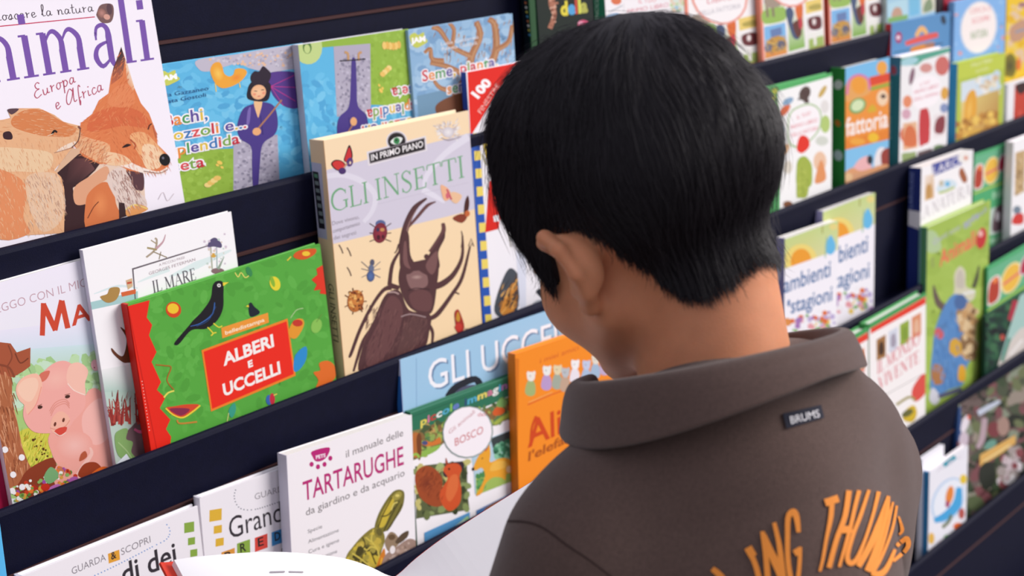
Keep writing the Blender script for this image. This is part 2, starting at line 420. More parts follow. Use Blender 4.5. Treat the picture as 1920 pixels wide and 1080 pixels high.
# ------------------------------------------------------------------ books on the rack
paper = mat('page_edges', '#f0ece6', 0.8, 0.2, noise=0.05, nscale=500)
def cover_mat(c): return mat('cover_' + c.strip('#'), c, 0.42, 0.25)
HID = 0.030                                    # how much of a book is down behind the lip
def book(label, row, quad, d, thick, art, cover, spine=None, spine_art=None, full=False, hard=True, ref=None, flip=0,
         group=None, seed=1, lean=0.0, name='book'):
    n = BN
    if lean:
        a = LEAN + math.radians(lean); n = np.array([0, -math.cos(a), math.sin(a)])
    p = np.array([0, row_y(row) + .009 + d, ROWZ[row]])
    P = [hit(x, y, p, n) for x, y in quad]
    TL, TR, BR, BL = P
    xd = (BR - BL) + (TR - TL); xd /= np.linalg.norm(xd); zd = np.cross(xd, -n); zd /= np.linalg.norm(zd)
    W = ((BR - BL) @ xd + (TR - TL) @ xd) / 2
    c = (TL + TR + BR + BL) / 4
    Hv = ((TL - BL) @ zd + (TR - BR) @ zd) / 2
    hid = 0.0 if full else HID / math.cos(LEAN)
    Hh = Hv + hid
    org = c - xd * W / 2 - zd * (Hv / 2 + hid)
    root = link(name, None)
    root.matrix_world = Matrix([[xd[0], -n[0], zd[0], org[0]], [xd[1], -n[1], zd[1], org[1]], [xd[2], -n[2], zd[2], org[2]], [0, 0, 0, 1]])
    tag(root, label, 'book', group)
    bt = .0024 if hard else .0006               # board thickness
    inset = .004 if hard else .0008
    V, Fc = [], []
    box(V, Fc, (0, 0, 0), (W, bt, Hh)); box(V, Fc, (0, thick - bt, 0), (W, thick, Hh))
    cv = mesh_obj('cover', V, Fc, cover_mat(cover), root)
    m = cv.modifiers.new('b', 'BEVEL'); m.width = bt * .3; m.segments = 2
    # spine: gently rounded slab
    V, Fc = [], []; ns = 8
    prof = [(-.0008 * math.sin(math.pi * i / ns) if hard else -.0004 * math.sin(math.pi * i / ns), thick * i / ns) for i in range(ns + 1)]
    for z in (0, Hh):
        V += [(x, y, z) for x, y in prof] + [(bt, y, z) for x, y in prof]
    k = 2 * (ns + 1)
    for i in range(ns):
        Fc.append((i, i + 1, k + i + 1, k + i)); Fc.append((ns + 1 + i + 1, ns + 1 + i, k + ns + 1 + i, k + ns + 1 + i + 1))
        Fc.append((i, ns + 1 + i, ns + 1 + i + 1, i + 1)); Fc.append((k + i, k + i + 1, k + ns + 1 + i + 1, k + ns + 1 + i))
    so = mesh_obj('spine', V, Fc, cover_mat(spine or cover), root, smooth=False)
    V, Fc = [], []
    box(V, Fc, (bt + .0002, bt, inset), (W - inset, thick - bt, Hh - inset))
    mesh_obj('pages', V, Fc, paper, root)
    if art:
        A = Art(ref or quad, -hid / Hv if not full else 0.0, flip, seed)
        art(A)
        A.build('front_print', root, lambda s, t, l: np.stack([s * W, -l, hid + t * Hv], 1))
    if spine_art:
        sq, sf = spine_art
        S = Art(sq, -hid / Hv if not full else 0.0, False, seed)
        sf(S)
        def wrap(s, t, l):
            return np.stack([(-.0009 if hard else -.0005) - l + 0 * s, (1 - s) * thick, hid + t * Hv], 1)
        S.build('spine_print', root, wrap)
    return root
# ------------------------------------------------------------------ cover artwork
RB = ['#c8283c', '#e89040', '#4a9a58', '#5a4a9a', '#e0c040', '#3a78b8', '#d84a50', '#7aa848']
def art_foxes(A):
    A.bg('#f8f2fb')
    A.crop(0, 0, 2.7)
    A.text('Conoscere la natura', (-40, 112), (508, 36), 58, '#4a3a48', 'script')
    A.line([(-100, 146), (0, 132), (508, 62)], 5, '#c8305a', False)
    A.text('animali', (-190, 432), (790, 272), 345, '#7a55ab', 'serif', weight=1.05)
    A.blob([(520, 40), (545, 0), (600, -5), (605, 40), (585, 85), (540, 90), (518, 60)], '#7a5a58')
    A.ell(545, 42, 22, 24, '#c08a80', '#8a6058'); A.ell(585, 20, 14, 28, '#5a4048')
    A.ell(568, 60, 16, 14, '#d8a090')
    A.text('Europa', (165, 484), (378, 398), 74, '#b8506a', 'script')
    A.text('e Africa', (262, 540), (512, 438), 78, '#b8506a', 'script')
    A.crop(0, 140, 3.6)
    # big fox: neck and legs
    A.poly([(290, 640), (460, 500), (640, 590), (900, 660), (890, 940), (700, 1010), (480, 1075), (290, 1095)], '#e8cdb8')
    A.poly([(300, 650), (455, 510), (520, 560), (600, 600), (560, 650), (470, 730), (395, 770), (395, 880), (490, 900), (460, 1000), (465, 1085), (285, 1100), (330, 900), (335, 760)], '#3a2024')
    A.grad([(400, 560), (520, 560), (560, 640), (430, 740), (350, 740)], ['#4a2a2c', '#6a4040', '#6a4444', '#3a2226', '#3a2226'])
    A.blob([(405, 770), (520, 690), (640, 620), (650, 700), (560, 770), (490, 880), (400, 890)], '#e0a480')
    A.blob([(460, 1090), (470, 880), (520, 790), (620, 735), (670, 800), (680, 900), (690, 1030)], '#d87a48')
    A.ell(570, 900, 60, 110, '#e89058', '#d87a48', rot=8)
    A.line([(470, 1000), (520, 920), (560, 880)], 6, '#6a3020')
    A.blob([(635, 720), (700, 640), (790, 640), (830, 700), (820, 800), (890, 860), (890, 950), (760, 980), (700, 900)], '#e4cfc4')
    A.blob([(780, 650), (890, 670), (888, 800), (830, 800), (800, 720)], '#5a3a40')
    A.poly([(700, 890), (740, 900), (745, 1000), (690, 1015)], '#3a2428')
    A.blob([(750, 940), (830, 910), (905, 955), (760, 1005)], '#e8a060'); A.line([(745, 950), (810, 915), (900, 950)], 9, '#f0d880')
    # big fox head
    head = [(740, -10), (712, 100), (640, 150), (590, 240), (500, 310), (478, 400), (440, 470), (490, 545), (600, 605), (700, 600), (800, 660), (920, 680), (1015, 690), (1075, 665), (1100, 590), (1085, 545), (1020, 470), (1022, 390), (1000, 310), (980, 240), (930, 170), (895, 60), (872, -60), (833, -225), (800, -150), (765, -80)]
    A.poly(head, '#e0814f')
    A.grad([(765, -80), (800, -150), (833, -225), (850, -140), (820, -20), (735, 40)], ['#4a3038', '#3a2630', '#2a1c26', '#6a4a48', '#a05a44', '#c86a48'])
    A.grad([(850, -140), (872, -60), (895, 60), (880, 90), (850, 20)], ['#f0d0b0', '#f0d8c0', '#f0c098', '#e89a68', '#e0a880'])
    A.blob([(590, 250), (760, 190), (900, 220), (980, 300), (960, 350), (800, 330), (640, 360), (540, 360)], '#d86c42')
    A.blob([(760, 60), (860, 40), (890, 160), (800, 200), (700, 170)], '#e58a5a')
    A.blob([(830, 400), (930, 380), (1010, 460), (1060, 540), (1020, 620), (930, 620), (870, 520)], '#efb17c')
    A.blob([(920, 470), (1000, 480), (1050, 550), (1020, 640), (930, 650), (900, 560)], '#f4d2ac')
    A.blob([(700, 560), (800, 590), (900, 640), (1010, 670), (1075, 640), (1040, 690), (900, 680), (790, 640), (720, 610)], '#f6e6da')
    A.blob([(480, 400), (560, 420), (680, 470), (640, 590), (560, 570), (450, 480)], '#eab184')
    A.blob([(640, 520), (760, 540), (820, 600), (720, 620), (640, 600)], '#f0c8a0')
    A.fur(head, 620, 40, 3.5, ['#d97244', '#e88e5c', '#eb9a68', '#d0683e', '#e07a48'], lambda p: 125 if p[1] < 250 else (160 if p[0] < 700 else 70))
    A.fur([(450, 420), (560, 420), (680, 480), (640, 590), (500, 540)], 110, 44, 3.5, ['#f2caa0', '#d08458', '#e8a878', '#b87050'], 120)
    A.fur([(640, 640), (800, 660), (890, 900), (760, 960), (680, 860)], 140, 45, 4, ['#f2e2d8', '#c8a090', '#a87a70'], 75)
    A.blob([(765, 488), (800, 462), (830, 470), (800, 484)], '#2a1416'); A.line([(830, 430), (860, 470), (850, 500)], 10, '#b85838')
    A.line([(962, 360), (975, 330), (992, 318)], 9, '#5a2a20'); A.line([(1000, 330), (1018, 420)], 12, '#c86a48')
    A.line([(900, 665), (1010, 684), (1075, 660)], 5, '#8a5a54')
    A.ell(1062, 585, 40, 46, '#141016'); A.ell(1050, 572, 9, 10, '#6a6a78')
    # cub
    cub = [(-170, 300), (0, 280), (50, 268), (38, 222), (110, 203), (240, 203), (330, 248), (390, 300), (495, 328), (492, 385), (470, 425), (430, 480), (400, 510), (330, 590), (285, 640), (325, 690), (335, 780), (315, 960), (295, 1100), (-170, 1100)]
    A.poly(cub, '#e9b488')
    A.blob([(60, 270), (150, 215), (260, 215), (340, 270), (420, 320), (470, 340), (420, 400), (300, 400), (180, 380), (60, 330)], '#d98450')
    A.poly([(290, 650), (330, 590), (425, 485), (475, 490), (470, 520), (300, 660)], '#dcb494')
    A.blob([(320, 500), (380, 462), (450, 436), (440, 462), (400, 484), (340, 508)], '#f0dcca')
    A.blob([(-100, 480), (100, 480), (280, 520), (240, 640), (60, 640), (-100, 620)], '#eccaa2')
    A.blob([(-160, 640), (0, 650), (90, 760), (40, 960), (60, 1090), (-160, 1090)], '#e39060')
    A.blob([(100, 680), (280, 660), (325, 780), (290, 1000), (150, 1080), (90, 900)], '#e8c4a4')
    A.fur(cub, 800, 36, 3, ['#e3a274', '#efc69c', '#d98e5e', '#eec096', '#dca67e'], lambda p: 10 if p[1] < 400 else 80)
    A.fur([(80, 640), (330, 660), (330, 960), (60, 1060)], 160, 40, 3, ['#b88a78', '#f2dcc6', '#cca48c'], 75)
    A.blob([(-10, 370), (30, 360), (45, 390), (35, 415), (-10, 410)], '#3a2028'); A.blob([(36, 215), (60, 205), (110, 208), (60, 245)], '#5a4048')
    A.line([(300, 385), (320, 360), (335, 372)], 14, '#1c1012'); A.line([(270, 395), (310, 380)], 4, '#f4e0c0')
    A.line([(420, 480), (470, 430), (492, 350)], 6, '#5a3834'); A.line([(480, 330), (495, 350)], 14, '#7a4a44')
    A.line([(300, 515), (430, 480)], 4, '#a07060')
    A.crop(0, 0, 2.7)
    A.line([(740, 1040), (770, 1000), (790, 1050), (830, 1010)], 3, '#d8ccd0')

def jam(A, x, y, k=1.0):
    A.blob([(x - 48 * k, y - 20 * k), (x - 20 * k, y - 38 * k), (x, y - 26 * k), (x + 30 * k, y - 40 * k), (x + 34 * k, y - 14 * k), (x + 52 * k, y + 8 * k), (x + 20 * k, y + 30 * k), (x - 10 * k, y + 42 * k), (x - 34 * k, y + 24 * k)], '#c8d060', 3)
    A.text('JAM', (x - 40 * k, y + 18 * k), (x + 40 * k, y + 6 * k), 28 * k, '#ffffff', bold=.05)
def art_silk(A):
    A.bg('#5fb9e4')
    A.crop(0, 0, 2.7)
    A.speck([(820, 320), (1480, 240), (1640, 220), (1640, 960), (820, 1060)], 420, 22, ['#58b2e0', '#6cc2ea', '#52a8d8', '#78c8ec'], 1.8)
    A.poly([(800, 850), (1000, 842), (1195, 838), (1195, 1350), (800, 1400)], '#95b944')
    A.speck([(860, 860), (1190, 845), (1190, 1280), (880, 1340)], 140, 16, ['#8cb03c', '#a0c450', '#98bc48'])
    A.poly([(1190, 790), (1415, 760), (1440, 1150), (1195, 1200)], '#b4aec0')
    A.poly([(1195, 1195), (1445, 1145), (1660, 1100), (1660, 1300), (1195, 1400)], '#95b944'); A.ell(1600, 1130, 90, 100, '#c4d88c'); A.ell(1600, 1120, 26, 34, '#56803c'); A.ell(1600, 1112, 18, 24, '#c4d88c')
    A.blob([(1010, 300), (1200, 275), (1600, 215), (1600, 380), (1480, 370), (1370, 385), (1270, 360), (1200, 330), (1060, 370), (1010, 350)], '#c2bccb')
    A.speck([(1195, 795), (1412, 765), (1420, 1090), (1200, 1130)], 160, 9, ['#a49eb2', '#c4bfd0', '#8c889c'])
    A.speck([(1040, 300), (1480, 250), (1480, 350), (1270, 350)], 120, 8, ['#aca6ba', '#d0ccd8', '#e8c0a0'])
    A.blob([(1070, 370), (1085, 325), (1115, 318), (1130, 345), (1140, 385), (1165, 402), (1185, 390), (1195, 360), (1235, 360), (1252, 385), (1225, 430), (1180, 460), (1130, 470), (1095, 440)], '#f0a83a')
    A.ell(1110, 385, 26, 46, '#f8cc60', '#f0a83a', rot=-15); A.ell(1200, 410, 34, 24, '#f08c34', '#f0a83a', rot=-30)
    A.line([(1095, 440), (1100, 490)], 5, '#f0d060'); A.line([(1215, 440), (1220, 470)], 5, '#f0d060')
    # umbrella
    A.blob([(1355, 395), (1420, 380), (1500, 395), (1545, 470), (1535, 560), (1505, 605), (1440, 585), (1385, 520), (1365, 450)], '#57398a', 4)
    for p in ((1500, 400), (1530, 480), (1500, 560)): A.line([(1372, 468), p], 4, '#c03a8c', False)
    A.line([(1372, 468), (1440, 585)], 3, '#c03a8c', False)
    # figure
    A.blob([(1285, 570), (1340, 560), (1395, 590), (1415, 690), (1400, 760), (1340, 820), (1328, 960), (1322, 1085), (1296, 1085), (1288, 950), (1280, 830), (1225, 780), (1208, 700), (1235, 600)], '#4b3a88')
    A.blob([(1260, 610), (1275, 590), (1270, 680), (1255, 700)], '#7a68b0'); A.line([(1325, 640), (1340, 760)], 5, '#36286c')
    A.blob([(1290, 555), (1332, 550), (1318, 640), (1310, 645)], '#f0c090')
    A.blob([(1258, 480), (1275, 440), (1320, 420), (1368, 450), (1372, 500), (1352, 555), (1262, 540)], '#241a26')
    A.blob([(1272, 400), (1290, 375), (1312, 378), (1330, 348), (1352, 365), (1372, 395), (1362, 440), (1330, 462), (1290, 455), (1272, 430)], '#2c2030', 3)
    A.ell(1312, 500, 38, 44, '#f6caa0', '#eeb488'); A.line([(1290, 492), (1305, 494)], 4, '#4a2a2a'); A.line([(1325, 488), (1340, 486)], 4, '#4a2a2a')
    A.ell(1292, 512, 8, 7, '#ee9878'); A.ell(1338, 506, 8, 7, '#ee9878'); A.line([(1308, 525), (1322, 523)], 4, '#d04a50')
    A.line([(1430, 550), (1370, 640), (1300, 740)], 9, '#b07a5a'); A.ell(1308, 738, 22, 24, '#eeb07a')
    A.line([(1275, 1085), (1275, 1125), (1255, 1137)], 14, '#c89a68'); A.line([(1345, 1078), (1348, 1118), (1370, 1122)], 14, '#c89a68')
    A.line([(1230, 1100), (1310, 1085), (1400, 1070)], 7, '#2a2430', False)
    for x, y, r in ((1120, 925, 16), (1108, 940, 10), (1132, 955, 10)): A.ell(x, y, r, r * .7, '#f0cc60', rot=40)
    for i in range(6): A.ell(985 + i * 22, 1215 - i * 5 - 6 * math.sin(i), 16, 24, '#f2cc74' if i % 2 else '#e8b85c')
    for i in range(4): A.ell(1060 + i * 16, 1065 - i * 14, 20, 16, '#ecc468' if i % 2 else '#f4d888')
    jam(A, 862, 400, 1.1)
    A.text('Lucia Gazzaneo', (792, 522), (1062, 478), 24, '#2a5a8c'); A.text('Renata Gostoli', (792, 562), (1050, 516), 24, '#2a5a8c')
    for t, a, b, h, k in (('Bachi,', (838, 694), (1058, 652), 82, 0), ('bozzoli e...', (838, 785), (1255, 712), 72, 3), ('splendida', (868, 876), (1222, 806), 72, 0), ('seta', (880, 975), (1042, 945), 74, 5)):
        A.text(t, a, b, h * .94, RB[k:] + RB[:k], bold=.016, outline='#fbf8fc', ow=.09)

def art_branches(A):
    A.bg('#8fb6d8')
    A.crop(300, 0, 2.7)
    A.speck([(1255, 150), (1780, 75), (1780, 600), (1300, 600)], 260, 24, ['#86aed2', '#9cc0de', '#a8c8e2', '#7ca4ca'], 1.6)
    A.poly([(1300, 480), (1560, 420), (1560, 600), (1310, 610)], '#7398b4')
    br = '#ad7650'
    for P, w in (([(1500, 620), (1510, 480), (1560, 380), (1580, 280), (1620, 180), (1600, 110)], [60, 40, 26]), ([(1580, 280), (1480, 230), (1420, 150), (1380, 130)], [26, 22, 30]), ([(1440, 300), (1380, 290), (1370, 240), (1340, 260)], [24, 22, 16]), ([(1560, 380), (1660, 330), (1700, 250), (1690, 130), (1660, 100)], [40, 36, 26]), ([(1700, 250), (1760, 210), (1775, 130)], [30, 24, 18]), ([(1560, 380), (1460, 330), (1370, 310)], [30, 22]), ([(1410, 560), (1450, 510), (1520, 490)], [20, 34]), ([(1480, 230), (1490, 150), (1460, 110)], [24, 16]), ([(1540, 460), (1430, 440), (1390, 400)], [30, 16])):
        A.line(P, w, br); A.line(np.array(P) + 4, np.array(w) * .35, '#c09068')
    A.blob([(1400, 530), (1480, 480), (1580, 470), (1580, 600), (1430, 590)], '#7a4c34')
    A.fur([(1380, 130), (1780, 90), (1780, 380), (1500, 400)], 90, 30, 4, ['#9a6644', '#c89a74'], 100)
    A.text('Lucia Gazzaneo', (1425, 225), (1612, 193), 18, '#f0f0f4'); A.text('Renata Gostoli', (1430, 250), (1605, 222), 18, '#f0f0f4')
    jam(A, 1308, 195, .95); A.text('no', (1200, 215), (1240, 207), 16, '#e8ecd8')
    A.text('Seme, pianta,', (1330, 405), (1712, 330), 58, RB, bold=.016, outline='#fbf8fc', ow=.085)
    A.text('seme', (1460, 470), (1600, 440), 58, RB[1:], bold=.016, outline='#fbf8fc', ow=.085)

def art_beetle(A):
    cream, lav = '#fadfb8', '#d6d0df'
    A.bg(cream, '#fbdcae')
    A.crop(580, 200, 4.153)
    A.poly([(80, 492), (1260, 212), (1300, 790), (1120, 840), (150, 1070), (90, 1085)], lav)
    A.line([(120, 530), (280, 520), (430, 580), (520, 680), (500, 800), (430, 890)], [40, 46, 40, 30], '#e2deea')
    A.line([(900, 620), (930, 520), (1060, 370), (1240, 240)], [26, 40, 44, 60], '#e4e0ec'); A.line([(890, 640), (980, 690), (1060, 740)], [50, 40, 20], '#e6e2ee')
    A.line([(540, 750), (800, 690), (1240, 590)], 3, '#c6bece')
    A.text('GLI INSETTI', (178, 812), (1208, 550), 166, '#74ac80', 'serif', weight=.78)
    # plate with eye
    A.ell(690, 262, 82, 78, '#e8e2e6'); A.poly([(455, 342), (915, 228), (926, 342), (468, 452)], '#e8e2e6')
    A.ell(690, 262, 72, 68, '#8a8288'); A.ell(690, 264, 66, 62, '#221c1e')
    A.poly([(470, 352), (906, 242), (912, 334), (480, 436)], '#8a8288'); A.poly([(475, 358), (900, 250), (906, 330), (484, 428)], '#221c1e')
    A.blob([(642, 270), (670, 240), (710, 232), (735, 245), (715, 280), (675, 290)], '#e8eee8'); A.ell(690, 262, 24, 26, '#3a8a50'); A.ell(688, 258, 9, 10, '#1a3a24')
    A.text('IN PRIMO PIANO', (492, 412), (896, 312), 50, '#f4f0f0', bold=.02)
    # red butterfly
    A.blob([(275, 410), (290, 350), (318, 285), (340, 330), (345, 380), (325, 420)], '#3a1820', 3); A.blob([(282, 408), (296, 352), (318, 305), (332, 340), (335, 378), (318, 412)], '#cc3034', 3)
    A.blob([(172, 435), (200, 402), (250, 405), (290, 440), (270, 480), (215, 482)], '#4a1a22', 3); A.blob([(184, 434), (206, 410), (250, 412), (280, 440), (262, 472), (218, 474)], '#d23634', 3)
    A.ell(262, 488, 30, 26, '#4a2f6a'); A.ell(322, 420, 26, 36, '#5a3a78', rot=15); A.ell(325, 425, 8, 12, '#e8d0b0'); A.line([(300, 430), (275, 465)], 12, '#c89878')
    # pale shell
    A.fur([(990, 160), (1150, 130), (1160, 250), (1030, 240)], 90, 34, 8, ['#f0ecee', '#d8d0d4', '#c4b8bc', '#f6f2f0'], lambda p: math.degrees(math.atan2(p[1] - 200, p[0] - 1085)))
    A.ell(1085, 205, 44, 40, '#f2eeee', '#d4ccd2'); A.line([(1030, 245), (1090, 265), (1185, 240)], [4, 12, 4], '#a89ca4')
    A.text('Dove vivono,', (180, 915), (395, 862), 34, '#aaa2ae'); A.text('comportamento', (185, 975), (400, 912), 34, '#aaa2ae'); A.text('dei segreti', (192, 1030), (370, 985), 34, '#aaa2ae')
    # ladybird
    for s_ in (-1, 1):
        for q in (-40, 10, 55): A.line([(560 + s_ * 40, 970 + q), (560 + s_ * 85, 960 + q * 1.5)], 7, '#4a3034', False)
    A.ell(562, 905, 40, 32, '#5a6a98'); A.ell(558, 975, 56, 80, '#9a3444', '#7a2838', rot=8); A.ell(575, 950, 18, 14, '#c89058'); A.ell(545, 1010, 14, 20, '#4a1824'); A.ell(580, 1005, 10, 16, '#4a1824'); A.ell(540, 950, 12, 16, '#3a3050')
    # pale orange and rust moths on the right edge
    A.blob([(1030, 605), (1090, 640), (1110, 700), (1060, 730), (1035, 670)], '#f2b890', 3); A.blob([(1115, 660), (1190, 690), (1150, 750), (1105, 720)], '#f0c49c', 3); A.line([(1075, 640), (1110, 720)], 14, '#c85468'); A.ell(1080, 690, 14, 24, '#d86a78')
    A.blob([(1205, 830), (1212, 740), (1236, 690), (1246, 760), (1225, 840)], '#4a2420', 3); A.blob([(1118, 865), (1180, 830), (1230, 850), (1190, 900)], '#8a3c28', 3); A.ell(1230, 828, 20, 24, '#c86838')
    # stag / hercules beetle
    d1, d2, d3 = '#563638', '#6b4545', '#7c5654'
    A.line([(728, 1120), (735, 1040), (770, 900), (830, 780), (920, 708)], [56, 52, 50, 40, 14], d1); A.line([(770, 940), (850, 850), (925, 765), (990, 735)], [16, 24, 26, 8], d2); A.line([(750, 1040), (785, 900), (845, 790)], [14, 10, 5], '#94706a')
    A.line([(960, 1130), (1010, 1040), (1050, 960), (1046, 900)], [60, 40, 34, 26], d2)
    A.line([(1190, 1090), (1196, 1020), (1186, 960)], [16, 12, 5], d1); A.line([(1240, 1080), (1260, 1020), (1280, 1080)], [7, 5, 7], d1, False)
    A.crop(600, 440, 3.856)
    for P, w in (([(590, 100), (530, 210), (508, 360)], [14, 26, 30]), ([(520, 375), (460, 400), (375, 520), (290, 690), (222, 870), (205, 895)], [40, 26, 22, 24, 22, 8]), ([(360, 700), (310, 780), (270, 900), (240, 1000)], [24, 22, 14]), ([(830, 370), (900, 340), (975, 270), (1030, 150), (1032, 0)], [46, 44, 34, 22, 10]), ([(800, 600), (860, 560), (960, 420), (1030, 300), (1085, 80)], [32, 34, 26, 24, 12]), ([(790, 640), (820, 700), (815, 790)], [26, 22, 14]), ([(508, 360), (580, 380)], [40, 30])):
        A.line(P, w, d1)
    A.line([(965, 400), (1010, 420)], 10, d1); A.line([(1085, 80), (1105, 50)], 5, d1); A.line([(575, 60), (560, 110), (545, 125)], 8, d1)
    A.blob([(480, 430), (580, 400), (650, 540), (800, 570), (795, 700), (770, 800), (700, 900), (560, 980), (290, 1010), (315, 800), (400, 600)], d1)
    A.blob([(500, 450), (580, 470), (600, 600), (500, 850), (350, 960), (340, 830), (420, 640)], d2); A.blob([(640, 610), (770, 600), (760, 720), (600, 900), (560, 860)], '#60403f')
    A.fur([(330, 480), (790, 560), (760, 860), (320, 980)], 220, 60, 4, ['#6e4848', '#4c2e32', '#7a5450'], 110)
    A.blob([(575, 330), (600, 200), (680, 190), (790, 170), (860, 200), (850, 360), (810, 560), (690, 545), (620, 470)], d1)
    A.blob([(640, 270), (760, 260), (780, 360), (680, 390), (640, 340)], '#8a6664'); A.ell(705, 300, 46, 18, '#b89890', '#8a6664', rot=-4)
    A.blob([(650, 430), (740, 390), (810, 430), (800, 540), (690, 530)], d2)
    A.blob([(585, 220), (598, 0), (645, -20), (660, 140), (700, 225), (640, 280)], d1); A.blob([(610, 200), (612, 60), (630, 50), (640, 180), (660, 240)], d3)
    A.blob([(700, 230), (760, 180), (840, 70), (900, -20), (905, 20), (860, 120), (868, 230), (800, 290)], d1); A.blob([(770, 210), (850, 110), (845, 230), (810, 280)], d3)
    A.line([(590, 590), (660, 570), (770, 590)], 8, '#a89090'); A.line([(640, 400), (700, 380), (800, 390)], 6, '#3a2226'); A.ell(775, 150, 16, 18, d1)
    A.line([(490, 415), (540, 410), (575, 425)], 10, '#b89c98')
    # small insects
    for x, y in ((155, 95), (215, 115), (215, 260)): A.line([(x - 18, y - 30), (x, y), (x + 12, y + 34)], 7, '#7a6458')
    for s_ in (-1, 1):
        for q in (-40, 0, 50): A.line([(372 + s_ * 12, 255 + q * .4), (372 + s_ * 70, 240 + q * 1.3)], 4, '#5a6078')
    A.ell(382, 195, 16, 24, '#5a5a70'); A.ell(375, 240, 20, 30, '#6a7490'); A.ell(370, 295, 28, 40, '#5a78b0', '#4a5a88')
    for q in range(7):
        a_ = q * .9; A.line([(255, 480), (255 + 85 * math.cos(a_), 480 + 100 * math.sin(a_))], 7, '#7a4a2a')
    A.ell(258, 478, 60, 82, '#d88a44', '#b86a30', rot=10); A.speck([(210, 410), (300, 410), (310, 540), (215, 545)], 50, 9, ['#8a4420', '#f0b868', '#6a3018'])
    A.blob([(985, 660), (975, 560), (1000, 530), (1025, 580), (1045, 660), (1010, 710), (970, 650)], '#a83028', 3); A.blob([(985, 600), (998, 545), (1015, 590), (1005, 620)], '#c89030', 3); A.ell(1005, 660, 26, 30, '#c83a30'); A.line([(1040, 670), (1110, 668)], 6, '#b89888')
def spine_beetle(A):
    A.bg('#efcfa8'); A.crop(580, 200, 4.153)
    A.poly([(20, 490), (110, 470), (160, 1120), (90, 1130)], '#bcbcd6'); A.poly([(55, 565), (92, 558), (146, 1040), (108, 1050)], '#23222c')
    for i in range(7): A.line([(66 + i * 7.5, 600 + i * 64), (90 + i * 7.5, 596 + i * 64)], 34, '#7c8a8c' if i else '#5a8a70', False)
    A.crop(600, 440, 3.856); A.text('GLI INSETTI', (82, 440), (118, 830), 30, '#5a4a44', up=(1, -.1))

def art_windows(A):
    A.bg('#f6f3f8')
    A.crop(860, 100, 2.077)
    A.poly([(30, 60), (330, 20), (215, 55), (45, 330)], '#e8281c'); A.poly([(34, 70), (330, 15), (330, 2), (34, 45)], '#f0b050')
    A.text('100', (72, 182), (128, 118), 36, '#ffffff', bold=.05, up=(-.8, -.62)); A.text('FINESTRE', (86, 242), (160, 130), 20, '#f6c8c0', up=(-.8, -.62))
    q0, q1 = np.array([61, 318.]), np.array([117, 1085.])
    A.line([q0, q1], 34, '#2a58b4', False)
    for i in range(11):
        p = q0 + (q1 - q0) * (i * 69.8 + 20) / 767; A.poly(p + np.array([(-8, -20), (17, -22), (19, 14), (-6, 18)]), '#f0d868')
    A.blob([(95, 360), (130, 310), (170, 330), (160, 420), (120, 430)], '#e8c840'); A.blob([(120, 330), (150, 330), (145, 400), (125, 390)], '#3a3020'); A.line([(90, 400), (110, 440), (150, 440)], 6, '#b0a878')
    A.poly([(118, 505), (160, 495), (195, 645), (160, 655), (156, 690), (104, 704)], '#dc2418'); A.poly([(135, 640), (160, 634), (158, 660), (138, 662)], '#f6f3f8')
    A.blob([(140, 1000), (165, 900), (200, 840), (235, 880), (228, 1000), (180, 1030)], '#4a5058'); A.blob([(160, 990), (185, 930), (225, 895), (224, 990), (180, 1020)], '#d08a3c'); A.fur([(160, 900), (225, 890), (225, 1000), (150, 1020)], 40, 40, 5, ['#5a3a20', '#e8b060', '#3a3a40'], -60)
    A.poly([(222, 770), (262, 790), (262, 990), (240, 1000)], '#dfe2f0'); A.line([(190, 680), (205, 760)], 6, '#a8a49c'); A.blob([(330, 960), (300, 930), (330, 920), (400, 970), (390, 1000)], '#30323a'); A.blob([(280, 1000), (310, 960), (390, 990), (360, 1020)], '#b8bcc4')
def spine_windows(A):
    A.bg('#2a4ca8'); A.crop(860, 100, 2.077); A.poly([(0, 250), (60, 240), (60, 420), (0, 430)], '#6a2a50')

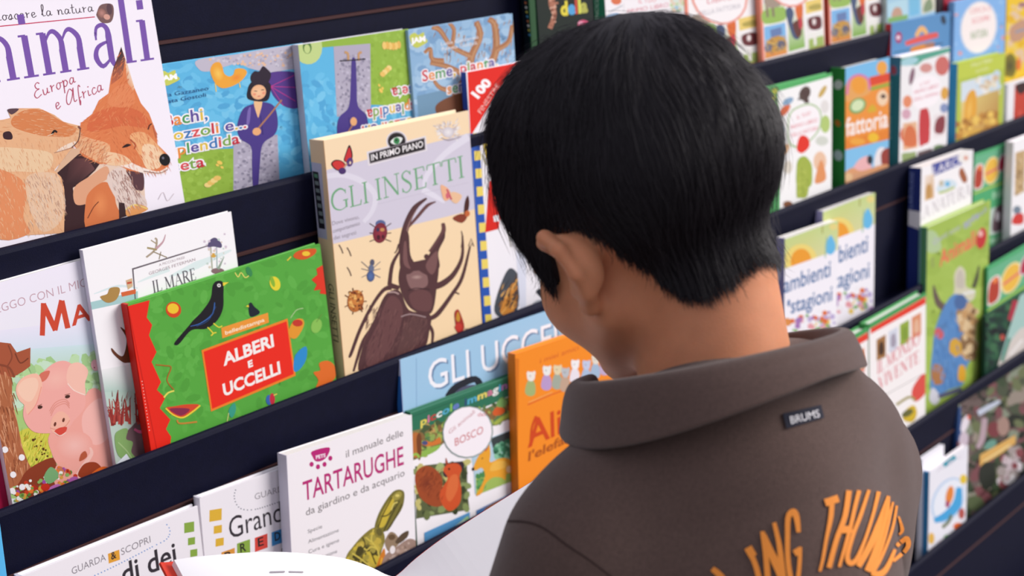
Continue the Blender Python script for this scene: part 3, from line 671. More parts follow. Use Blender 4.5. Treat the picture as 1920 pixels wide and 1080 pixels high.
def art_pig(A):
    A.bg('#f3eefa', '#dfeae6')
    A.crop(0, 380, 2.7)
    A.grad([(-120, 640), (500, 560), (540, 760), (-120, 800)], ['#ece9f8', '#ece9f8', '#c9e2ec', '#c9e2ec'])
    A.text('LEGGO CON IL MIO AMICO', (-24, 550), (628, 352), 42, '#c39ca8', bold=-.01)
    [A.line(P, w, '#d04a32', False) for P, w in (([(216, 648), (226, 492)], 25), ([(224, 496), (282, 622)], 27), ([(278, 622), (314, 478)], 25), ([(314, 480), (342, 612)], 27))]; A.text('AIALE', (362, 600), (720, 488), 92, '#d04a32', bold=.02)
    A.crop(0, 640, 3.373)
    A.grad([(-140, 40), (620, -20), (700, 300), (-140, 420)], ['#cfe6ea', '#cfe6ea', '#a9cc86', '#a9cc86'])
    A.poly([(-140, 330), (720, 230), (740, 1000), (-140, 1000)], '#a8cc7c')
    A.speck([(60, 120), (640, 60), (660, 300), (60, 400)], 150, 30, ['#b4d898', '#bfe0b0', '#a4cc8c', '#c8e4c8'], 1.7)
    A.blob([(110, 540), (290, 530), (310, 720), (180, 800), (100, 700)], '#d2cd4e'); A.fur([(110, 550), (300, 540), (310, 740), (150, 800)], 90, 50, 6, ['#a8b838', '#e8dc60', '#8aa030', '#c8a030'], -70)
    A.speck([(190, 580), (290, 570), (290, 720), (200, 740)], 14, 9, ['#5a3a18'])
    # tree trunk with a hat-like leaf
    A.poly([(-140, 120), (40, 90), (75, 200), (70, 330), (100, 500), (120, 640), (160, 760), (220, 860), (-140, 980)], '#b06844')
    A.poly([(-10, -30), (75, -20), (110, 35), (195, 5), (190, 120), (150, 150), (80, 190), (-140, 130)], '#a9573a')
    A.fur([(-20, 100), (60, 110), (110, 560), (160, 780), (40, 880), (-60, 400)], 130, 80, 7, ['#8a4c30', '#c8845c', '#9a5638', '#d89a74'], 82)
    A.line([(0, 110), (60, 130), (90, 190)], 14, '#8a4630'); A.line([(100, 40), (130, 100), (180, 70)], 8, '#7a3c28'); A.line([(60, -10), (80, 60), (50, 120)], 8, '#8a4630')
    A.blob([(110, 860), (180, 780), (320, 720), (380, 800), (740, 760), (740, 1000), (100, 1000)], '#8c3c24')
    # pig
    A.blob([(300, 560), (480, 400), (560, 270), (640, 300), (690, 520), (735, 800), (640, 860), (400, 880), (350, 780), (310, 690)], '#f1a99c')
    A.blob([(520, 420), (640, 330), (690, 560), (600, 640), (520, 560)], '#f5bab0'); A.ell(460, 640, 120, 100, '#f6c0b6', '#f1a99c')
    A.ell(365, 840, 46, 90, '#f0a898', rot=8); A.line([(470, 870), (520, 780), (570, 700), (560, 655)], [40, 30, 24, 10], '#f6c4b8')
    A.blob([(480, 850), (520, 770), (600, 760), (640, 820), (560, 870)], '#9c3e22'); A.blob([(570, 840), (640, 790), (700, 810), (640, 850)], '#e86a28'); A.blob([(490, 750), (500, 700), (530, 680), (540, 720)], '#b85a3c'); A.blob([(340, 820), (350, 780), (390, 800), (380, 850)], '#c87858')
    A.blob([(135, 440), (160, 320), (240, 190), (340, 100), (430, 95), (500, 180), (530, 300), (525, 390), (460, 470), (400, 540), (260, 555), (180, 530)], '#f3aea4')
    A.ell(350, 200, 110, 80, '#f6bcae', '#f3aea4', rot=-15); A.blob([(240, 190), (260, 160), (310, 150), (290, 200), (255, 220)], '#d87460')
    A.blob([(95, 260), (130, 200), (190, 170), (240, 175), (260, 250), (220, 360), (165, 430), (145, 370), (110, 330)], '#f6bea6'); A.blob([(105, 265), (150, 205), (220, 195), (235, 250), (190, 340), (140, 330)], '#f8cdb4')
    A.blob([(420, 230), (415, 170), (440, 110), (500, 100), (550, 150), (530, 230), (530, 305), (460, 275)], '#f7c2b0'); A.line([(420, 230), (460, 275), (530, 305)], 5, '#fbe4d8')
    A.line([(255, 250), (220, 360), (165, 430)], 5, '#f0988a')
    A.ell(243, 382, 16, 11, '#4a2a22', rot=-15); A.ell(418, 315, 17, 11, '#4a2a22', rot=-15); A.line([(225, 375), (255, 362)], 4, '#8a5040'); A.line([(400, 305), (435, 296)], 4, '#8a5040')
    for k in range(3): A.line([(310 - k * 4, 440 - k * 16), (340, 385 - k * 16), (400, 360 - k * 14), (430, 390 - k * 14)], 4, '#e08c7c')
    A.blob([(305, 520), (320, 450), (370, 410), (420, 440), (430, 490), (380, 540), (330, 555)], '#f5b8a2'); A.line([(305, 520), (345, 530), (400, 510), (430, 470)], 5, '#e09080')
    A.blob([(330, 545), (360, 520), (410, 515), (400, 550), (360, 575)], '#d84a3c'); A.line([(330, 548), (365, 572), (405, 550)], 6, '#f8d4c6')
    A.ell(335, 495, 8, 15, '#6a3428', rot=15); A.ell(390, 468, 8, 15, '#6a3428', rot=15)
    A.ell(595, 115, 26, 36, '#f4b8bc', rot=-10); A.ell(590, 130, 4, 4, '#8a4040')
    A.speck([(40, 930), (200, 860), (360, 780), (480, 850), (480, 920), (250, 1000), (60, 1060)], 120, 15, ['#78a04c', '#c84028', '#e87830', '#8cb060', '#f0f0e8', '#a04ca0', '#5c8038', '#b03020', '#d8a040'])
    A.blob([(255, 850), (300, 785), (350, 830), (330, 880), (280, 900)], '#7aac74'); A.ell(320, 930, 46, 18, '#c070b8', rot=-25); A.ell(450, 880, 34, 24, '#b060a8', rot=-20); A.ell(262, 925, 30, 26, '#c83020')
    for x, y in ((55, 832), (115, 715), (110, 920), (45, 945), (10, 660)): A.ell(x, y, 20, 22, '#f4f0f2')

def art_sea(A):
    A.bg('#fbf9fb')
    A.crop(0, 380, 2.7)
    A.poly([(430, 520), (700, 455), (700, 500), (450, 555)], '#a9d0d0'); A.line([(480, 470), (600, 430), (700, 440)], [4, 14, 6], '#dcecee')
    A.line([(860, 380), (1000, 320), (1180, 240)], [6, 40, 10], '#e0eeee'); A.line([(700, 410), (860, 340)], [6, 26], '#e2efef')
    A.poly([(672, 338), (1060, 215), (1062, 221), (680, 344), (690, 500), (684, 500)], '#6a6068')
    for P, w, c in (([(745, 280), (790, 240), (800, 190), (790, 180)], 10, '#b0a08c'), ([(790, 240), (830, 200), (845, 160)], [14, 4], '#c8a0a8'), ([(780, 250), (850, 280)], 6, '#98886c'), ([(800, 210), (770, 190)], 6, '#a89878'), ([(750, 230), (800, 240)], 10, '#a8986c'), ([(820, 250), (810, 290)], 5, '#8a7a60')): A.line(P, w, c)
    A.text('A PICCOLI PASSI', (810, 326), (940, 285), 13, '#a08890'); A.text('GEORGES FETERMAN', (758, 372), (995, 296), 16, '#a08890')
    A.text('IL MARE', (780, 465), (998, 395), 62, '#5c5660', 'serif', weight=1.1)
    A.blob([(1060, 225), (1070, 190), (1100, 175), (1130, 205), (1128, 228), (1090, 222)], '#5c5478'); A.line([(1075, 225), (1080, 340)], 8, '#b8b8a8'); A.line([(1105, 225), (1105, 340)], 6, '#a8b8b8'); A.ell(1088, 268, 14, 12, '#d8a848'); A.ell(1108, 350, 34, 16, '#8a6a70'); A.line([(1110, 340), (1140, 280)], [14, 4], '#98a898')
    A.speck([(1040, 170), (1150, 150), (1160, 330), (1050, 340)], 24, 6, ['#d8c8d8', '#c8d8d0', '#e0d0c0'])
    A.blob([(510, 485), (545, 470), (560, 440), (600, 435), (610, 455), (590, 500), (545, 515)], '#b08a4c'); A.poly([(615, 462), (690, 445), (690, 468), (620, 484)], '#d8683a'); A.poly([(640, 400), (672, 388), (675, 430), (650, 448)], '#d8b890'); A.poly([(645, 410), (670, 405), (670, 415), (646, 420)], '#c85038')
    A.blob([(610, 640), (640, 660), (670, 680), (690, 800), (640, 820), (610, 810), (570, 770), (565, 745), (600, 780), (625, 780), (640, 700)], '#6e3e28')
    A.crop(0, 640, 3.373)
    A.grad([(640, 190), (860, 150), (900, 330), (660, 330)], ['#f4f4f4', '#e4ecea', '#a8c4b8', '#b4d0c4'])
    A.grad([(660, 330), (900, 330), (960, 760), (700, 780)], ['#c0d8cc', '#a4beb0', '#a0b0a4', '#c0d0c4'])
    A.blob([(790, 600), (830, 540), (900, 480), (960, 500), (980, 760), (820, 760)], '#6c5458'); A.ell(880, 620, 70, 90, '#7c6468', '#6c5458')
    for i in range(26):
        x = 700 + A.r.uniform(0, 180); y = 540 - A.r.uniform(0, 30); hh = A.r.uniform(70, 200); dx = A.r.uniform(-30, 30)
        A.line([(x, y), (x + dx * .4, y - hh * .5), (x + dx, y - hh)], [12, 9, 5], A.r.choice(['#a03c34', '#b44a40', '#8a2e2c'])); A.line([(x + dx * .4, y - hh * .5), (x + dx * .4 + A.r.choice([-24, 24]), y - hh * .72)], [8, 4], '#9c3a34')
    A.blob([(720, 600), (760, 560), (800, 560), (790, 620), (830, 640), (820, 700), (850, 740), (820, 760), (740, 720)], '#84aa66'); A.line([(740, 640), (790, 690), (830, 750)], 6, '#a8c488')
    A.line([(840, 560), (880, 578), (930, 560)], [14, 20, 10], '#d86a94'); A.poly([(720, 780), (790, 710), (830, 770)], '#e0e6ee')
    A.fur([(700, 350), (880, 330), (900, 480), (720, 480)], 20, 40, 4, ['#8a3a38'], -80)

def art_birds(A):
    A.bg('#58ab41')
    A.crop(0, 380, 2.7)
    A.speck([(690, 500), (1620, 210), (1700, 900), (790, 1200)], 240, 20, ['#54a63e', '#5eb046', '#52a23c', '#62b44a'], 2)
    A.poly([(640, 525), (775, 488), (757, 575), (782, 612), (764, 665), (797, 750), (770, 800), (812, 905), (790, 945), (830, 985), (800, 1040), (850, 1100), (826, 1150), (850, 1190), (840, 1260), (640, 1300)], '#ea2a1b')
    A.line([(668, 520), (775, 1260)], 5, '#c81e14', False)
    for i in range(16): A.ell(718 + i * 1.6, 900 + i * 17, 2.5, 2.5, '#f6d8d0', n=6)
    # blackbird
    A.blob([(1140, 400), (1110, 392), (1088, 415), (1075, 480), (1030, 545), (985, 590), (960, 620), (890, 700), (895, 716), (915, 705), (975, 640), (1050, 632), (1105, 590), (1135, 530), (1140, 460)], '#1c1a20'); A.poly([(1138, 400), (1168, 398), (1140, 418)], '#f0d840')
    A.ell(1119, 414, 9, 9, '#f0ece8'); A.ell(1119, 414, 4, 4, '#1c1a20'); A.line([(1095, 500), (1080, 560), (1020, 605), (970, 620)], [4, 6, 5, 3], '#3a68b0'); A.line([(1100, 520), (1060, 590), (1000, 620)], 3, '#2a4a80')
    A.line([(1055, 625), (1080, 655), (1070, 668)], 6, '#e8d840'); A.line([(1080, 655), (1098, 652)], 6, '#e8d840'); A.line([(1085, 605), (1110, 625), (1128, 618)], 6, '#e8d840')
    A.ell(890, 536, 38, 40, '#d8481e'); A.ell(888, 530, 28, 26, '#f2c832')
    A.blob([(1262, 515), (1275, 500), (1290, 520), (1318, 548), (1300, 566), (1268, 570)], '#1e2430'); A.poly([(1262, 512), (1248, 520), (1264, 524)], '#f0d840')
    A.poly([(1122, 628), (1358, 552), (1362, 602), (1126, 682)], '#ee9a38'); A.text('belledistampa', (1142, 664), (1340, 596), 20, '#fbe8c8', bold=.02)
    A.poly([(1020, 742), (1455, 582), (1490, 876), (1056, 1060)], '#f2842a'); A.poly([(1030, 750), (1450, 596), (1480, 868), (1062, 1046)], '#ee2c1c')
    A.text('ALBERI', (1128, 822), (1385, 722), 64, '#fbf4f0', bold=.035); A.text('E', (1252, 834), (1276, 824), 34, '#fbf4f0', bold=.05); A.text('UCCELLI', (1124, 980), (1415, 862), 64, '#fbf4f0', bold=.035)
    A.ell(1397, 405, 26, 36, '#e8d838', rot=-15); A.ell(1385, 395, 10, 28, '#88b838', rot=-15); A.ell(1600, 620, 26, 38, '#8cc458', rot=20); A.line([(1600, 600), (1630, 560)], 4, '#6a9840')
    A.line([(1200, 350), (1215, 372), (1230, 350), (1250, 375), (1275, 360)], 5, '#e8e070'); A.ell(1270, 345, 14, 26, '#3a8a50', rot=-20)
    A.blob([(1490, 268), (1520, 240), (1600, 230), (1600, 255), (1560, 280), (1520, 284)], '#d85a24', 3); A.ell(1555, 255, 20, 12, '#f0c838'); A.line([(1460, 290), (1480, 270)], 6, '#e8d040')
    A.poly([(1580, 385), (1610, 360), (1605, 330), (1640, 310), (1655, 460), (1620, 455), (1625, 435), (1590, 440), (1605, 410)], '#e23a24')
    A.blob([(1460, 640), (1490, 590), (1530, 585), (1536, 620), (1500, 680), (1468, 680)], '#e89a30', 3); A.ell(1505, 605, 26, 18, '#c83a2c'); A.line([(1470, 580), (1500, 540), (1535, 530)], 3, '#c8e0a8')
    A.blob([(1480, 850), (1490, 770), (1545, 725), (1545, 790), (1510, 845)], '#2f8fd0', 3)
    A.blob([(1580, 860), (1615, 850), (1610, 812), (1655, 800), (1690, 830), (1690, 890), (1640, 925), (1590, 945), (1605, 900)], '#e4702a', 3)
    A.line([(790, 815), (835, 820), (865, 830), (842, 895), (875, 945)], 6, '#b06a28'); A.line([(875, 950), (845, 960), (822, 985)], 8, '#e8e060')
    A.crop(0, 700, 2.842)
    A.blob([(870, 185), (920, 175), (985, 165), (1055, 170), (1010, 215), (950, 240), (905, 220)], '#d84a2c', 3); A.blob([(890, 190), (960, 185), (1000, 195), (950, 228)], '#8a2c4c', 3); A.line([(872, 185), (910, 222), (960, 238), (1015, 205), (1055, 172)], 8, '#f0d840'); A.line([(930, 250), (945, 270), (1035, 262)], 9, '#c88838')
    A.blob([(1215, 240), (1205, 200), (1235, 160), (1245, 190), (1232, 230)], '#3aa088', 3); A.line([(1205, 215), (1195, 262)], 4, '#d8e088')
    A.ell(1422, 145, 16, 28, '#3a68b0'); A.ell(1440, 140, 14, 32, '#c83040'); A.line([(1448, 120), (1466, 112)], 6, '#e8d060')
    A.blob([(1250, 250), (1280, 230), (1300, 260)], '#e8c060', 3)
def spine_birds(A): A.bg('#d8241a')

def art_uccelli(A):
    A.bg('#a4cdea', '#9cc6e6')
    A.crop(480, 540, 2.0)
    A.line([(590, 285), (600, 700)], 3, '#8ab2d6', False)
    A.text('GLI UCCELLI', (642, 404), (1225, 188), 108, '#6e8cb0', bold=.0); A.text('GLI UCCELLI', (636, 399), (1219, 183), 108, '#fbfaff', bold=.0)
    A.line([(700, 420), (730, 385), (800, 352), (825, 400)], [20, 26, 24, 30], '#282a34'); A.ell(770, 395, 44, 18, '#5a5a74', rot=-20); A.ell(730, 420, 30, 14, '#b4a89c', rot=-25)
    A.poly([(1130, 160), (1250, 120), (1250, 260), (1150, 230)], '#d8e0f0')
def spine_uccelli(A):
    A.bg('#c4cce8'); A.crop(480, 540, 2.0); A.poly([(520, 352), (575, 346), (590, 600), (530, 600)], '#2f74c8')

def art_forest(A):
    A.bg('#fbf7fb')
    A.crop(740, 680, 4.5)
    A.poly([(100, 440), (1010, 70), (1040, 230), (800, 350), (500, 470), (240, 560), (110, 600)], '#2f7558'); A.line([(110, 440), (1000, 92)], 18, '#4c8c70', False); A.line([(112, 478), (1000, 130)], 5, '#255c46', False)
    A.poly([(110, 590), (240, 560), (400, 500), (560, 440), (760, 380), (1040, 230), (1040, 430), (980, 460), (900, 490), (850, 525), (810, 530), (700, 560), (420, 660), (340, 730), (230, 790), (130, 830), (110, 830)], '#8a7c4c')
    A.speck([(120, 600), (400, 500), (1010, 250), (1010, 430), (820, 510), (420, 640), (220, 780), (130, 820)], 170, 22, ['#6c9448', '#a8b45c', '#8a6a40', '#5c8050', '#c4a060', '#4a5c3a', '#94ac58'], 1.6)
    A.blob([(130, 630), (165, 595), (205, 630), (200, 760), (180, 800), (140, 780)], '#bc7038'); A.blob([(170, 650), (190, 600), (210, 640), (212, 790), (190, 810)], '#7a4424')
    A.blob([(215, 690), (240, 660), (300, 670), (360, 630), (370, 680), (280, 705), (230, 700)], '#d87a34', 3); A.ell(240, 680, 24, 18, '#4c5480'); A.line([(120, 800), (170, 770), (200, 800)], 20, '#9ac050'); A.blob([(210, 790), (240, 740), (370, 690), (340, 740), (240, 790)], '#94bc54', 3)
    A.blob([(805, 410), (850, 370), (910, 390), (890, 430), (820, 445)], '#d8602c', 3); A.ell(880, 340, 50, 34, '#7ca860', rot=-20); A.blob([(930, 390), (960, 350), (1005, 320), (1005, 380), (940, 400)], '#a8483c', 3); A.blob([(820, 500), (900, 440), (1005, 390), (1005, 420), (900, 480), (840, 520)], '#a8b850', 3); A.ell(985, 240, 20, 30, '#c8b848')
    pal = ['#e8d860', '#d87aa0', '#c84040', '#f4f4f0', '#5ab0d0', '#8cc860', '#6a80c8', '#30507a', '#58b0d0', '#f0dc6c', '#d07a98', '#f0f0ec', '#48a8d0', '#b070b0', '#5a78b8', '#88b850']
    for t, a, b, k in (('piccole', (200, 545), (515, 385), 0), ('immagini', (560, 372), (945, 205), 7)): A.text(t, a, b, 62, pal[k:], bold=.03, up=(-.02, -1))
    # pictures
    A.poly([(165, 870), (600, 820), (615, 1090), (640, 1230), (190, 1300)], '#5c6440'); A.speck([(170, 880), (600, 830), (630, 1230), (200, 1290)], 90, 26, ['#6c7848', '#3a4428', '#8a9a60', '#c8c078'], 1.5)
    A.blob([(410, 860), (560, 830), (560, 900), (420, 960)], '#3a2a34'); A.blob([(330, 900), (360, 840), (400, 850), (410, 900), (360, 920)], '#a8b878', 3)
    A.blob([(170, 1000), (180, 910), (250, 865), (330, 890), (390, 960), (400, 1040), (380, 1090), (420, 1180), (330, 1200), (220, 1130)], '#a24c28'); A.ell(270, 1010, 70, 90, '#7c3420', '#a24c28')
    A.blob([(400, 900), (440, 850), (520, 845), (556, 890), (540, 960), (560, 1060), (550, 1180), (470, 1240), (400, 1180), (380, 1080), (440, 970)], '#d4562a'); A.blob([(460, 960), (520, 940), (530, 1050), (470, 1160), (430, 1100)], '#e0703c')
    A.fur([(180, 900), (380, 900), (400, 1160), (200, 1120)], 90, 40, 5, ['#8c3e20', '#b85c30', '#6a2c18'], -60); A.ell(450, 890, 9, 9, '#20140e'); A.line([(430, 850), (420, 800)], [24, 6], '#a8442a')
    A.poly([(640, 800), (800, 625), (1000, 545), (1020, 820), (1020, 960), (680, 1100), (660, 900)], '#b8d4e4'); A.poly([(795, 635), (990, 555), (995, 680), (830, 750)], '#3c4446')
    A.speck([(830, 700), (1010, 640), (1020, 800), (850, 800)], 60, 24, ['#6cb08c', '#48906c', '#8cc8a4', '#3a7a5a'], 1.5); A.poly([(680, 960), (800, 900), (1020, 900), (1030, 980), (690, 1110)], '#a4c060'); A.speck([(690, 940), (760, 920), (760, 1060), (690, 1080)], 24, 20, ['#4c8c50', '#6cac60'])
    A.blob([(655, 885), (690, 790), (740, 720), (760, 660), (785, 680), (800, 760), (800, 830), (880, 800), (960, 800), (1000, 850), (990, 920), (950, 930), (940, 980), (900, 960), (830, 960), (770, 1010), (740, 1090), (690, 1110), (740, 1010), (760, 940), (730, 880), (680, 900)], '#f0a832'); A.blob([(740, 720), (760, 660), (785, 680), (760, 740)], '#d85c28', 3); A.ell(655, 890, 12, 14, '#2a1a14'); A.blob([(830, 830), (920, 820), (960, 860), (860, 900), (800, 900)], '#f4bc50'); A.ell(970, 890, 26, 30, '#f6d8a8'); A.ell(730, 800, 6, 6, '#2a1a14')
    A.crop(480, 540, 2.0)
    A.poly([(635, 910), (805, 835), (810, 1000), (640, 1000)], '#5a9cd0'); A.blob([(650, 960), (700, 920), (760, 880), (800, 850), (790, 900), (720, 960)], '#a8d8a0', 3); A.blob([(650, 990), (690, 920), (720, 960), (700, 1000)], '#3c7c48', 3); A.line([(740, 900), (790, 870)], 12, '#e8f0f4')
    A.poly([(830, 830), (965, 765), (975, 900), (840, 960)], '#5880b8'); A.blob([(860, 830), (900, 800), (960, 780), (940, 830)], '#9a6a48', 3)
    A.crop(740, 680, 4.5)
    A.ell(598, 586, 218, 212, '#8a9c98', rot=-35); A.ell(596, 584, 208, 204, '#fdf6fb', rot=-35)
    A.text('Gli animali', (440, 608), (650, 428), 36, '#c88a90', up=(-.25, -.9)); A.text('del', (672, 455), (740, 450), 36, '#d0606c', up=(.1, -1)); A.text('BOSCO', (492, 702), (728, 590), 66, '#cc5a60', bold=.0)
def art_elephant(A):
    A.bg('#fb9124')
    A.crop(740, 680, 4.5)
    A.poly([(930, 0), (1000, 10), (1075, 1100), (1000, 1100)], '#e07a1c')
    A.text('i miei amici', (1175, 40), (1500, -90), 44, '#d85a28', slant=.1)
    A.line([(1100, 380), (1300, 290), (1420, 250)], 9, '#e0602c'); A.line([(1105, 360), (1300, 272)], 4, '#f0c080')
    for x, y, c1, c2 in ((1110, 150, '#f4ece4', '#a8b878'), (1240, 100, '#f0f0ec', '#c0a0d0'), (1330, 90, '#e8d8b0', '#a8b0a0'), (1400, 110, '#c0c4c8', '#c8a890'), (1480, 40, '#f8f4f4', '#f0e8f0'), (1580, 40, '#c8d0e8', '#b0c4e0'), (1660, -10, '#e8e0d0', '#a8c0d8'), (1740, -40, '#f4e0d0', '#c8b0d0')):
        A.blob([(x - 40, y + 130), (x - 30, y + 50), (x, y + 20), (x + 38, y + 60), (x + 45, y + 140), (x, y + 160)], c2, 3); A.ell(x, y, 34, 40, c1, rot=-10); A.ell(x - 26, y - 22, 12, 22, c1); A.ell(x + 24, y - 26, 12, 22, c1); A.ell(x - 8, y - 4, 4, 5, '#4a4048')
    A.text('Alice', (1128, 720), (1640, 500), 215, '#d64a1c', bold=.012)
    A.line([(1150, 700), (1150, 560), (1180, 470)], [20, 16, 26], '#d64a1c')
    A.text("l'elefantina", (1140, 826), (1690, 570), 74, '#b4581c', bold=.02, slant=.08)
def art_turtle(A):
    A.bg('#fbf6fa')
    A.crop(520, 760, 3.375)
    A.text('il manuale delle', (402, 342), (768, 192), 46, '#6c6468'); A.text('TARTARUGHE', (150, 612), (785, 370), 122, '#be2a78', bold=.01)
    A.text('da giardino e da acquario', (172, 700), (795, 442), 46, '#6c6468')
    for i, t in enumerate(('Specie', 'Alimentazione', 'Cura e igiene', 'Riproduzione', 'Malattie')): A.text(t, (190 + i * 6, 806 + i * 62), (190 + i * 6 + len(t) * 14.5, 806 + i * 62 - len(t) * 5.6), 24, '#5c5860')
    A.blob([(185, 310), (290, 282), (285, 330), (255, 362), (215, 370), (192, 345)], '#c0287a', 4); A.text('PETS', (212, 356), (272, 340), 22, '#fbeaf4', bold=.04)
    for x, y in ((187, 388), (228, 402), (268, 386), (302, 348)): A.ell(x, y, 13, 15, '#c0287a')
    ol, ye, dk = '#7c7434', '#d0b840', '#4a431e'
    A.blob([(620, 790), (630, 700), (680, 600), (730, 540), (780, 532), (803, 560), (795, 640), (750, 720), (700, 790)], ol); A.blob([(640, 760), (660, 680), (710, 590), (740, 570), (720, 660), (680, 760)], ye)
    for P in ([(640, 770), (665, 690), (720, 580)], [(680, 790), (720, 700), (770, 600)], [(700, 790), (750, 710), (790, 620)], [(655, 700), (700, 690), (740, 640)]): A.line(P, 8, dk); 
    A.ell(755, 570, 34, 22, '#a89c48', rot=-40); A.ell(755, 568, 14, 9, '#e0d070'); A.line([(720, 660), (735, 620), (760, 610)], 8, '#e0d070')
    A.blob([(440, 955), (480, 890), (540, 820), (610, 770), (670, 790), (690, 850), (670, 930), (650, 1040), (560, 1100), (420, 1100)], '#8e8238'); A.speck([(460, 950), (600, 790), (670, 800), (640, 1030), (460, 1060)], 60, 24, [dk, ye, '#a89a44', '#6a6230', '#c8b048'], 1.4)
    for P in ([(530, 870), (570, 910), (600, 890), (640, 900)], [(480, 930), (530, 960), (600, 1010)], [(610, 780), (600, 850), (640, 900), (660, 960)], [(560, 830), (600, 860)]): A.line(P, 9, '#d8c458')
    for P in ([(540, 830), (560, 880), (520, 930)], [(600, 920), (640, 1000)]): A.line(P, 8, dk)
    A.blob([(640, 1050), (660, 960), (690, 900), (700, 980), (680, 1070)], '#d8822c'); A.line([(660, 1060), (678, 960)], 8, '#f0c040')
    A.blob([(690, 860), (720, 800), (760, 810), (790, 860), (760, 900), (720, 920)], '#9a8268'); A.ell(735, 830, 24, 18, '#6a5238'); A.blob([(760, 860), (800, 810), (845, 790), (840, 830), (790, 870)], '#5c4a38')
    A.blob([(690, 960), (760, 900), (860, 840), (930, 900), (930, 1100), (690, 1100)], '#a4897c'); A.speck([(720, 960), (860, 860), (900, 1060), (720, 1080)], 60, 14, ['#b89c8c', '#8c7264', '#c4aca0']); A.ell(745, 910, 18, 26, '#f4ecec')
def spine_turtle(A):
    A.bg('#e8e4f2'); A.crop(520, 760, 3.375); A.text('IL MANUALE DELLE TARTARUGHE', (44, 430), (100, 930), 13, '#7a7a98', up=(1, -.1))

def art_look(A, right=True):
    A.bg('#f5f1f7')
    A.crop(0, 700, 2.842)
    oc = '#e3b63c' if right else '#8cae48'
    if right:
        A.dots([(1243, 625), (1232, 680), (1260, 735), (1330, 742), (1430, 710), (1540, 665), (1640, 620)], 12, 3.2, '#8a8a98')
        A.text('GUARDA & SCOPRI', (1338, 690), (1720, 555), 34, '#9a949c'); A.poly([(1490, 590), (1540, 575), (1545, 620), (1494, 634)], '#e0983c')
        for x, y, r in ((1140, 775, 30), (1152, 848, 20), (1162, 913, 20)): A.poly([(x - r, y - r * .8), (x + r, y - r * 1.2), (x + r, y + r * .8), (x - r, y + r * 1.2)], oc)
        A.text('Grandi', (1212, 898), (1508, 790), 116, '#38323a'); 
        for x, y, c, l in ((1205, 990, '#e09a40', 'P'), (1282, 945, '#8cae48', 'R'), (1372, 915, '#dc4a40', 'E'), (1460, 885, '#3c92d0', 'D'), (1545, 850, '#e0a040', 'A'), (1625, 822, '#8cae48', 'T')):
            A.poly([(x - 34, y - 24), (x + 32, y - 48), (x + 34, y + 26), (x - 32, y + 50)], c); A.text(l, (x - 16, y + 22), (x + 14, y + 12), 46, '#2c2628', bold=.02)
        A.poly([(1480, 945), (1560, 915), (1570, 1020), (1480, 1020)], '#2a3040')
    else:
        A.dots([(872, 790), (898, 830), (880, 880), (800, 925), (680, 990), (560, 1052), (440, 1110)], 14, 3.4, '#7aa0d8')
        A.text('GUARDA', (376, 1082), (552, 1002), 38, '#8e8890'); A.text('SCOPRI', (634, 975), (792, 900), 38, '#8e8890')
        A.poly([(562, 968), (622, 944), (626, 998), (566, 1020)], '#e8a63c'); A.text('&', (580, 1000), (608, 988), 40, '#3a3034', bold=.02)
        for x, y, r in ((1006, 812, 28), (1018, 888, 20), (1030, 953, 20)): A.poly([(x - r, y - r * .8), (x + r, y - r * 1.2), (x + r, y + r * .8), (x - r, y + r * 1.2)], oc)
        A.text('di dei', (640, 1135), (935, 1005), 118, '#38323a', bold=.015)

# ---- right-hand side (out of focus)
def cells(A, x0, y0, x1, y1, nx, ny, cols, border='#fbf6f4', g=.06, skew=(0, 0)):
    for i in range(nx):
        for j in range(ny):
            def p(u, v): return (x0 + (x1 - x0) * u + skew[0] * v, y0 + (y1 - y0) * v + skew[1] * u)
            a, b, c, d = (i + g) / nx, (i + 1 - g) / nx, (j + g) / ny, (j + 1 - g) / ny
            q = [p(a, c), p(b, c), p(b, d), p(a, d)]; k = cols[(i + j * nx) % len(cols)]
            A.poly(q, k[0])
            A.poly([p(a, c + (d - c) * .62), p(b, c + (d - c) * .55), p(b, d), p(a, d)], k[1])
            cx, cy = p((a + b) / 2, c + (d - c) * .55); w = (b - a) * abs(x1 - x0); h = (d - c) * abs(y1 - y0)
            A.blob([(cx - w * .3, cy + h * .2), (cx - w * .28, cy - h * .05), (cx - w * .05, cy - h * .2), (cx + w * .15, cy - h * .28), (cx + w * .3, cy - h * .1), (cx + w * .22, cy + h * .1), (cx + w * .2, cy + h * .3), (cx - w * .1, cy + h * .25)], k[2], 3)
